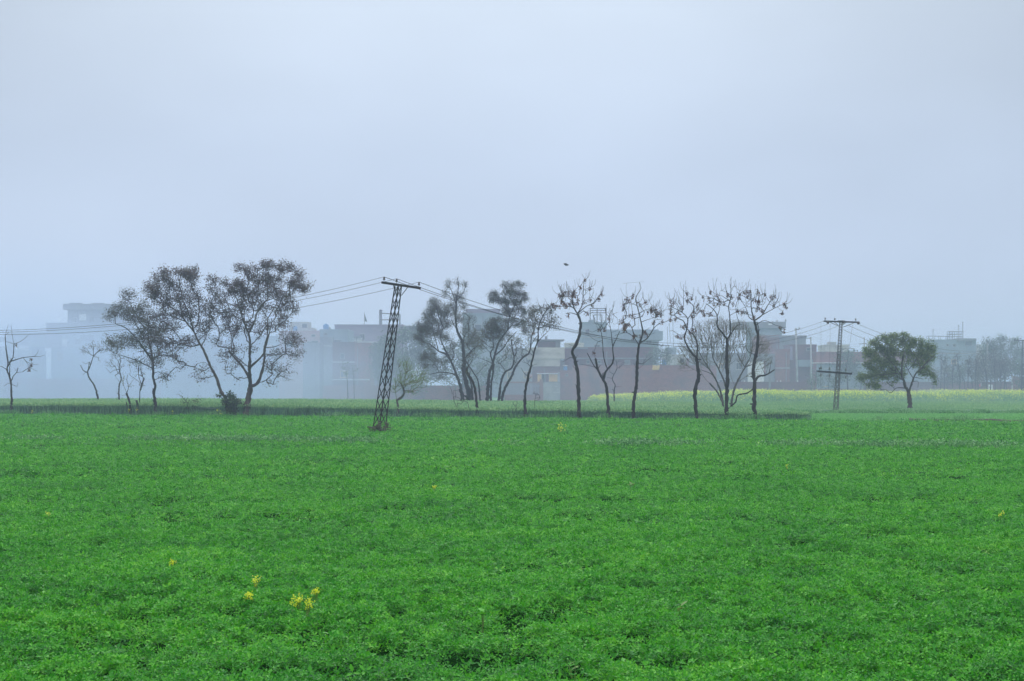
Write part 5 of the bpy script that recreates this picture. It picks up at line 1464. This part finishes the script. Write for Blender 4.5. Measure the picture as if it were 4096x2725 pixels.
for x, y in ((382, 0), (480, 0), (666, 0)):
    q = e0 + (e1 - e0) * (x - 347) / 389
    for sgn in (1, -1):
        insulator(q + [0, 0, .08 * sgn], 1.6, p2, 'porcelain_grey', (0, 0, sgn))
insulator(e0 + [.12, -.1, .07], 1.1, p2); insulator(e1 + [-.03, -.1, .0], .7, p2)
for x, dx in ((372, -18), (455, -14), (672, 22)):
    m = MB(); q = W(*P('7', x, 858), D2 - .3)
    m.tube([q, q + [dx / 2.852 * D2 / F, 0, -.12]], .02, 5); m.build('loose_tail', M['wire'], p2)

D3 = 212.
b3, t3 = W(4092, 1614, D3), W(4093, 1360, D3)
b3[2] = 0
p3 = empty('lattice_pylon', b3)
tag(p3, 'farthest pylon, half cut by the picture edge beyond the mustard', 'pylon')
lattice(p3, b3, t3, .42, .26, 30, R(12), .08, .045, 'iron', 'z')
g0, g1 = W(4056, 1361, D3), W(4130, 1362, D3)
m = MB(); m.bar(g0, g1, .16, .14); m.build('crossarm', M['iron'], p3)
ins3 = []
for t in (.06, .36, .9):
    q = g0 + (g1 - g0) * t
    q[2] += .07
    insulator(q, 1.2, p3)
    ins3.append(q + [0, 0, .28])
for sx in (-1, 1):
    m = MB(); m.bar(t3 + [sx * .9, 0, -.05], t3 + [0, 0, -.8], .05); m.build('brace', M['iron_grey'], p3)


def wire(label, a, b, sag, r=.011, name='power_line', group='power lines between the pylons', n=60):
    a, b = np.array(a, float), np.array(b, float)
    t = np.linspace(0, 1, n)[:, None]
    p = a + (b - a) * t
    p[:, 2] -= (sag * 4 * t * (1 - t))[:, 0]
    m = MB(); m.tube(p, r, 5, cap=False)
    tag(m.build(name, M['wire']), label, 'wire', group)


# towards the left: next pylon stands out of the frame
for q, pm_, pe, lab in zip(ins1, (1190, 1203, 1230), (1323, 1330, 1338), ('top', 'middle', 'lowest')):
    xa, za = (1190 - 2048) / F * D1, CAMH + (HY - pm_) / F * D1
    xb, zb = -2048 / F * D1, CAMH + (HY - pe) / F * D1
    c3 = np.polyfit([q[0], xa, xb], [q[2], za, zb], 2)
    xs = np.linspace(q[0], -52, 60)
    m = MB(); m.tube(np.stack([xs, np.full(60, q[1]), np.polyval(c3, xs)], 1), .010, 5, cap=False)
    tag(m.build('power_line', M['wire']), f'{lab} of the three wires passing behind the brown trees to the leaning pylon', 'wire', 'power lines between the pylons')
for i, (q, e, sg, lab) in enumerate(zip(ins1, ins2, (2.75, 2.8, 2.65), ('first', 'second', 'third'))):
    e = np.array(W(*P('7', (414, 470, 560)[i], (240, 272, 305)[i]), D2))
    wire(f'{lab} wire sagging past the pod trees, counted from the leaning pylon\'s higher arm end', q, e, sg, .014)
for i, (x, y) in enumerate(((824, 286), (690, 290), (635, 340))):
    s_ = W(*P('7', x, y), D2)
    wire(f'{("outermost", "middle", "innermost")[i]} wire dropping from the slim pylon behind the round tree', s_, ins3[2 - i], 2.2 + .25 * i, .016)
# jumpers
for i, (x0, y0, x1, y1) in enumerate(((382, 252, 382, 775), (487, 278, 480, 790), (478, 282, 412, 600), (742, 282, 668, 800), (826, 290, 772, 600), (560, 520, 500, 700))):
    if i in (2, 4, 5):
        continue
    wire(('straight thin jumper wire hanging at the outer end of the slim pylon', 'second thin jumper wire hanging closer to the slim pylon\'s shaft', '', 'slanted thin jumper wire on the inner side of the slim pylon')[i],
         W(*P('7', x0, y0), D2 - .1), W(*P('7', x1, y1), D2 - .3), .02, .009, 'jumper_wire', 'jumper wires of the slim pylon', 12)

# distant poles
for i, (z, D, x0, y0, x1, y1, arms, lab) in enumerate([
        ('f', 245, 1572, 185, 1592, 640, [(1556, 200, 1600, 198), (1600, 205, 1618, 188)], 'pale concrete pole with a small head beside the mauve house'),
        ('f', 246, 1748, 290, 1754, 720, [(1632, 302, 1752, 304)], 'pale concrete pole with a long side bar near the stepped brick house')]):
    zb = W(*P(z, x1, y1), D)
    top = W(*P(z, x0, y0), D)
    root = empty('concrete_pole', (zb[0], D, 0))
    tag(root, lab, 'pole', 'concrete poles by the brick houses')
    m = MB(); m.tube([np.array([zb[0], D, 0.]), top], [.2, .12], 8); m.build('shaft', M['concrete'], root, smooth=True)
    for q in arms:
        m = MB(); m.bar(W(*P(z, q[0], q[1]), D - .15), W(*P(z, q[2], q[3]), D - .15), .12); m.build('arm', M['iron_grey'], root)
    for q in ((1632, 300), (1694, 300)) if i else ((1610, 198),):
        insulator(W(*P(z, *q), D - .15), 1.4, root, 'porcelain')
D = 262.
root = empty('utility_pole', (W(3942, 0, D)[0], D, 0))
tag(root, 'faint T-topped pole beside the tallest crown of the grove', 'pole')
m = MB(); q = W(3950, 1372, D); m.tube([[q[0], D, 0], q], .12, 6); m.build('shaft', M['concrete'], root)
m = MB(); m.bar(W(3927, 1374, D), W(3958, 1376, D), .12); m.build('crossarm', M['iron_grey'], root)
for x in (3929, 3948):
    insulator(W(x, 1374, D), 1.6, root)
root = empty('utility_pole', (W(3450, 0, 280)[0], 280, 0))
tag(root, 'faint pole top with one crossarm at the round tree\'s shoulder', 'pole')
m = MB(); q = W(3457, 1350, 280); m.tube([[q[0], 280, 0], q], .1, 6); m.build('shaft', M['concrete'], root)
m = MB(); m.bar(W(3437, 1376, 280), W(3470, 1374, 280), .12); m.build('crossarm', M['iron_grey'], root)
qa, qb = W(*P('f', 1610, 195), 245), W(3440, 1375, 280)
for i, dz in enumerate((0, -.5)):
    wire(('upper', 'lower')[i] + ' faint wire from the small-headed concrete pole to the round tree', qa + [0, 0, dz], qb + [0, 0, dz], 1.0, .012, 'distant_wire', 'faint wires over the brick houses')
wire('faint level wire crossing low behind the whitewashed house roof', W(2200, 1372, 250), W(2335, 1378, 250), .1, .012, 'distant_wire', 'faint wires over the brick houses')

# ------------------------------------------------------------------ bird
D = 150.
c = W(2264, 1058, D)
def bp(x, y, dy=0):
    q = W(2264 + x * .6, 1058 + y * .6, D)
    q[1] += dy * .7
    return q
m = MB()
m.tube([bp(-16, -4), bp(-12, -4), bp(-6, -1), bp(2, 2), bp(9, 3), bp(14, 2), bp(17, 1)], [.03, .07, .12, .13, .10, .05, .02], 8)
for s_, pts in ((-1, [bp(-4, -3, -.05), bp(3, -1, -.05), bp(2, -7, -.5), bp(-1, -8, -.9)]), (1, [bp(-5, -1, .05), bp(4, 2, .05), bp(10, -3, .6), bp(13, -6, 1.0)])):
    lo = [p + np.array([0, 0, -.03]) for p in pts]
    m.add(pts + lo, [(0, 1, 2, 3), (7, 6, 5, 4), (0, 4, 5, 1), (1, 5, 6, 2), (2, 6, 7, 3), (3, 7, 4, 0)])
tl = [bp(13, 1, -.1), bp(17, 0, -.2), bp(18, 6, .1), bp(12, 4, .1)]
m.add(tl + [p + np.array([0, 0, -.02]) for p in tl], [(0, 1, 2, 3), (7, 6, 5, 4), (0, 4, 5, 1), (1, 5, 6, 2), (2, 6, 7, 3), (3, 7, 4, 0)])
tag(m.build('bird', M['bird']), 'small dark bird gliding alone in the open sky', 'bird')


# ------------------------------------------------------------------ flowers in the clover
def flower(label, px, py, spread, n, hgt=.06, D=None, sz=.019):
    """px, py: where the flower heads show; heads stand a hand above the canopy"""
    zc = .36
    D = D or (CAMH - zc - hgt * .5) * F / (py - HY)
    c = W(px, py, D)
    root = empty('mustard_flower', (c[0], D, 0))
    tag(root, label, 'flower', 'yellow mustard plants in the clover')
    sm, heads = MB(), []
    for i in range(n):
        q = c + np.array([rng.normal(0, spread * .55), rng.normal(0, spread * .55), rng.normal(0, spread * .85)])
        b = np.array([c[0] + rng.normal(0, .03), D + rng.normal(0, .03), .05])
        sm.tube([b, (b + q) / 2 + rng.normal(0, .015, 3), q], [.004, .003, .002], 4)
        k = 10
        v = rng.normal(size=(k, 3)) * sz * .7
        heads.append(q + v)
    sm.build('stem', M['lime'], root)
    V, Q = kites(np.vstack(heads), sz, .9)
    mesh_np('blossoms', V, Q, M['yellow'], root)


flower('upper yellow flower spray of the foreground pair with scattered heads', 1020, 2325, .045, 9)
flower('tight yellow flower spray just below the scattered one', 992, 2388, .035, 10)
flower('largest foreground flower cluster, dense yellow heads', 1192, 2405, .040, 13)
flower('yellow cluster beside the largest one', 1235, 2412, .030, 8)
flower('low arched yellow cluster beyond the largest one', 1263, 2371, .026, 8)
flower('single small yellow flower head low in the foreground clover', 689, 2250, .03, 5)
flower('lone bright yellow flower in the mid field beneath the clump', 1737, 1947, .03, 6, sz=.02)
flower('yellow flower near the field\'s edge under the bare tree', 193, 2056, .03, 5)
flower('orange-yellow flower near the far end of the clover under the last pylon', 4003, 2057, .03, 5)
flower('yellow flower low under the slim pylon', 3145, 1862, .04, 4, sz=.02)
flower('tall spindly yellow plant standing in the clover beyond the bund', 2243, 1708, .13, 16, sz=.035, D=70)
for i, (px, py) in enumerate([(515, 1640), (548, 1638), (690, 1645), (870, 1640), (885, 1655), (128, 1646)]):
    flower(('small yellow flowers by the forked sapling', 'yellow flower tuft just past the forked sapling', 'tiny yellow flowers between the slender and leaning trees', 'upright yellow tuft left of the leafy shrub',
            'low yellow flowers at the leaning trunk\'s foot', 'single yellow dot near the bare tree')[i], px, py, .07, 6, sz=.034, D=border(px) - .5)


def broadleaf(label, px, py, n, size, mat='lime'):
    D = (CAMH - .38) * F / (py - HY)
    c = W(px, py, D)
    root = empty('broadleaf_weed', (c[0], D, 0))
    tag(root, label, 'weed', 'broad-leaved weeds in the clover')
    V, Q = [], []
    st = MB()
    for i in range(n):
        az = rng.uniform(0, 6.28)
        d = np.array([math.cos(az), math.sin(az), rng.uniform(.3, 1.2)])
        d /= np.linalg.norm(d)
        s = np.cross(d, [0, 0, 1]); s /= np.linalg.norm(s)
        o = c + rng.normal(0, .02, 3) + np.array([0, 0, -.05])
        L = size * rng.uniform(.7, 1.2)
        st.tube([[c[0], D, .05], o], .004, 4)
        k = len(V)
        prof = [0, .28, .4, .34, .15, 0]
        for j in range(6):
            t = j / 5
            m_ = o + d * L * t + np.array([0, 0, -.25 * L * t * t])
            V += [m_ - s * prof[j] * L * .8 + [0, 0, .03 * L], m_, m_ + s * prof[j] * L * .8 + [0, 0, .03 * L]]
        for j in range(5):
            a = k + j * 3
            Q += [(a, a + 1, a + 4, a + 3), (a + 1, a + 2, a + 5, a + 4)]
    st.build('stem', M['lime'], root)
    mesh_np('leaves', V, Q, M[mat], root, smooth=True)


broadleaf('broad pale-green weed low in the foreground clover', 2718, 2418, 4, .10)
broadleaf('dull broad-leaved weed at the middle of the foreground', 1932, 2450, 4, .09, 'clover')
broadleaf('pale upright weed in the mid clover beneath the pod trees', 2525, 1935, 5, .14)
broadleaf('pair of pale broad leaves at the lower edge', 2300, 2630, 3, .09)
broadleaf('pale silvery-leaved weed on the bund under the pod trees', 2575, 1762, 6, .22, 'weed')


# ------------------------------------------------------------------ air
def volume_box(name, x0, x1, y0, y1, z0, z1, mat, label):
    mb = MB(); mb.box(x0, x1, y0, y1, z0, z1)
    o = mb.build(name, mat)
    return tag(o, label, 'air' if name == 'haze' else 'smoke', kind='stuff')


hm = bpy.data.materials.new('haze_air')
hm.use_nodes = True
nt = hm.node_tree
nt.nodes.remove(nt.nodes['Principled BSDF'])
pv = nt.nodes.new('ShaderNodeVolumePrincipled')
pv.inputs['Color'].default_value = (.67, .78, 1.0, 1)
pv.inputs['Density'].default_value = .0011
pv.inputs['Anisotropy'].default_value = .5
nt.links.new(pv.outputs[0], nt.nodes['Material Output'].inputs['Volume'])
volume_box('haze', -1650, 1650, -250, 1850, -1, 34, hm, 'pale blue winter haze over the fields and village')

sm = bpy.data.materials.new('smoke_air')
sm.use_nodes = True
nt = sm.node_tree
nt.nodes.remove(nt.nodes['Principled BSDF'])
pv = nt.nodes.new('ShaderNodeVolumePrincipled')
pv.inputs['Color'].default_value = (.67, .78, 1.0, 1)
pv.inputs['Anisotropy'].default_value = .3
nt.links.new(pv.outputs[0], nt.nodes['Material Output'].inputs['Volume'])
tc = N(nt, 'ShaderNodeTexCoord')
sep = N(nt, 'ShaderNodeSeparateXYZ')
nt.links.new(tc.outputs['Object'], sep.inputs[0])
def mr(src, a, b, c, d):
    n = N(nt, 'ShaderNodeMapRange', interpolation_type='SMOOTHSTEP')
    nt.links.new(src, n.inputs[0])
    for i, v in enumerate((a, b, c, d)):
        n.inputs[i + 1].default_value = v
    return n.outputs[0]
def mul(a, b):
    n = N(nt, 'ShaderNodeMath', operation='MULTIPLY')
    nt.links.new(a, n.inputs[0])
    if isinstance(b, float):
        n.inputs[1].default_value = b
    else:
        nt.links.new(b, n.inputs[1])
    return n.outputs[0]
nz = noise(nt, .045, 3, stretch=(1, 1, 1.5))
nzr = mr(nz, .33, .68, .35, 1.)
fx = mr(sep.outputs[0], -58, -4, 1, .14)
fz = mr(sep.outputs[2], 4, 15, 1, .36)
fz0 = mr(sep.outputs[2], 8, 25, 1, 0)
f1 = mr(sep.outputs[1], 149, 186, 0, 1)
f2 = mr(sep.outputs[1], 215, 228, 1, 0)
dn = mul(mul(mul(mul(nzr, fx), mul(fz, fz0)), mul(f1, f2)), .056)
nt.links.new(dn, pv.inputs['Density'])
volume_box('smoke', -115, 112, 148, 230, .3, 25, sm, 'drifting smoke bank hiding the village edge')

# ------------------------------------------------------------------ light
SUN_EL, SUN_AZ = 50, 350           # veiled sun high ahead of the camera
sun = bpy.data.objects.new('sun', bpy.data.lights.new('sun', 'SUN'))
col.objects.link(sun)
sun.data.energy = 1.0
sun.data.angle = R(25)
sun.data.color = (1, .96, .90)
az = R(SUN_AZ)
d = Vector((math.sin(az) * math.cos(R(SUN_EL)), math.cos(az) * math.cos(R(SUN_EL)), math.sin(R(SUN_EL))))
sun.rotation_euler = d.to_track_quat('Z', 'Y').to_euler()

world = bpy.data.worlds.new('World')
scene.world = world
world.use_nodes = True
nt = world.node_tree
bg = nt.nodes['Background']
sky = N(nt, 'ShaderNodeTexSky', sky_type='NISHITA')
sky.sun_disc = False
sky.sun_elevation = R(SUN_EL)
sky.sun_rotation = R(SUN_AZ)
tc = N(nt, 'ShaderNodeTexCoord')
sep = N(nt, 'ShaderNodeSeparateXYZ')
nt.links.new(tc.outputs['Generated'], sep.inputs[0])
# overcast veil: pale at the horizon, brighter towards the zenith, with faint cloud mottling
cr = ramp(nt, sep.outputs[2], [(0, (.60, .695, .885)), (.07, (.59, .69, .88)), (.16, (.615, .715, .88)), (.27, (.73, .83, .955)), (1., (.95, .98, 1.06))])
mp = N(nt, 'ShaderNodeMapping')
mp.inputs['Scale'].default_value = (2.2, 2.2, 5)
nt.links.new(tc.outputs['Generated'], mp.inputs[0])
nz = N(nt, 'ShaderNodeTexNoise')
nz.inputs['Scale'].default_value = 1.3
nz.inputs['Detail'].default_value = 3
nt.links.new(mp.outputs[0], nz.inputs[0])
ml = N(nt, 'ShaderNodeMapRange')
nt.links.new(nz.outputs['Fac'], ml.inputs[0])
ml.inputs[1].default_value = .3; ml.inputs[2].default_value = .7
ml.inputs[3].default_value = .93; ml.inputs[4].default_value = 1.07
zn = N(nt, 'ShaderNodeMapRange')
nt.links.new(sep.outputs[2], zn.inputs[0])
zn.inputs[1].default_value = .28; zn.inputs[2].default_value = .8
zn.inputs[3].default_value = 1.; zn.inputs[4].default_value = 2.4
m1 = N(nt, 'ShaderNodeMath', operation='MULTIPLY')
nt.links.new(ml.outputs[0], m1.inputs[0]); nt.links.new(zn.outputs[0], m1.inputs[1])
vm = N(nt, 'ShaderNodeVectorMath', operation='SCALE')
nt.links.new(cr, vm.inputs[0])
# the veil is brightest towards the hidden sun and dims sideways
sq = N(nt, 'ShaderNodeMath', operation='MULTIPLY')
nt.links.new(sep.outputs[0], sq.inputs[0]); nt.links.new(sep.outputs[0], sq.inputs[1])
sz = N(nt, 'ShaderNodeMath', operation='MULTIPLY')
nt.links.new(sq.outputs[0], sz.inputs[0]); nt.links.new(sep.outputs[2], sz.inputs[1])
side = N(nt, 'ShaderNodeMapRange')
nt.links.new(sz.outputs[0], side.inputs[0])
side.inputs[1].default_value = 0; side.inputs[2].default_value = .04
side.inputs[3].default_value = 1.; side.inputs[4].default_value = .70
m3 = N(nt, 'ShaderNodeMath', operation='MULTIPLY')
nt.links.new(m1.outputs[0], m3.inputs[0]); nt.links.new(side.outputs[0], m3.inputs[1])
m2 = N(nt, 'ShaderNodeMath', operation='MULTIPLY')
nt.links.new(m3.outputs[0], m2.inputs[0]); m2.inputs[1].default_value = 10.
nt.links.new(m2.outputs[0], vm.inputs['Scale'])
mx = N(nt, 'ShaderNodeMix', data_type='RGBA')
mx.inputs[0].default_value = .93
nt.links.new(sky.outputs[0], mx.inputs[6])
nt.links.new(vm.outputs[0], mx.inputs[7])
nt.links.new(mx.outputs[2], bg.inputs[0])
bg.inputs[1].default_value = .1

scene.view_settings.view_transform = 'Standard'
scene.view_settings.look = 'None'
scene.view_settings.exposure = 0
scene.view_settings.gamma = 1
scene.render.engine = 'CYCLES'
scene.cycles.use_denoising = True
scene.cycles.max_bounces = 6
scene.cycles.diffuse_bounces = 3
scene.cycles.transmission_bounces = 4
scene.cycles.volume_bounces = 3
scene.cycles.volume_step_rate = 1.0
scene.cycles.volume_max_steps = 64
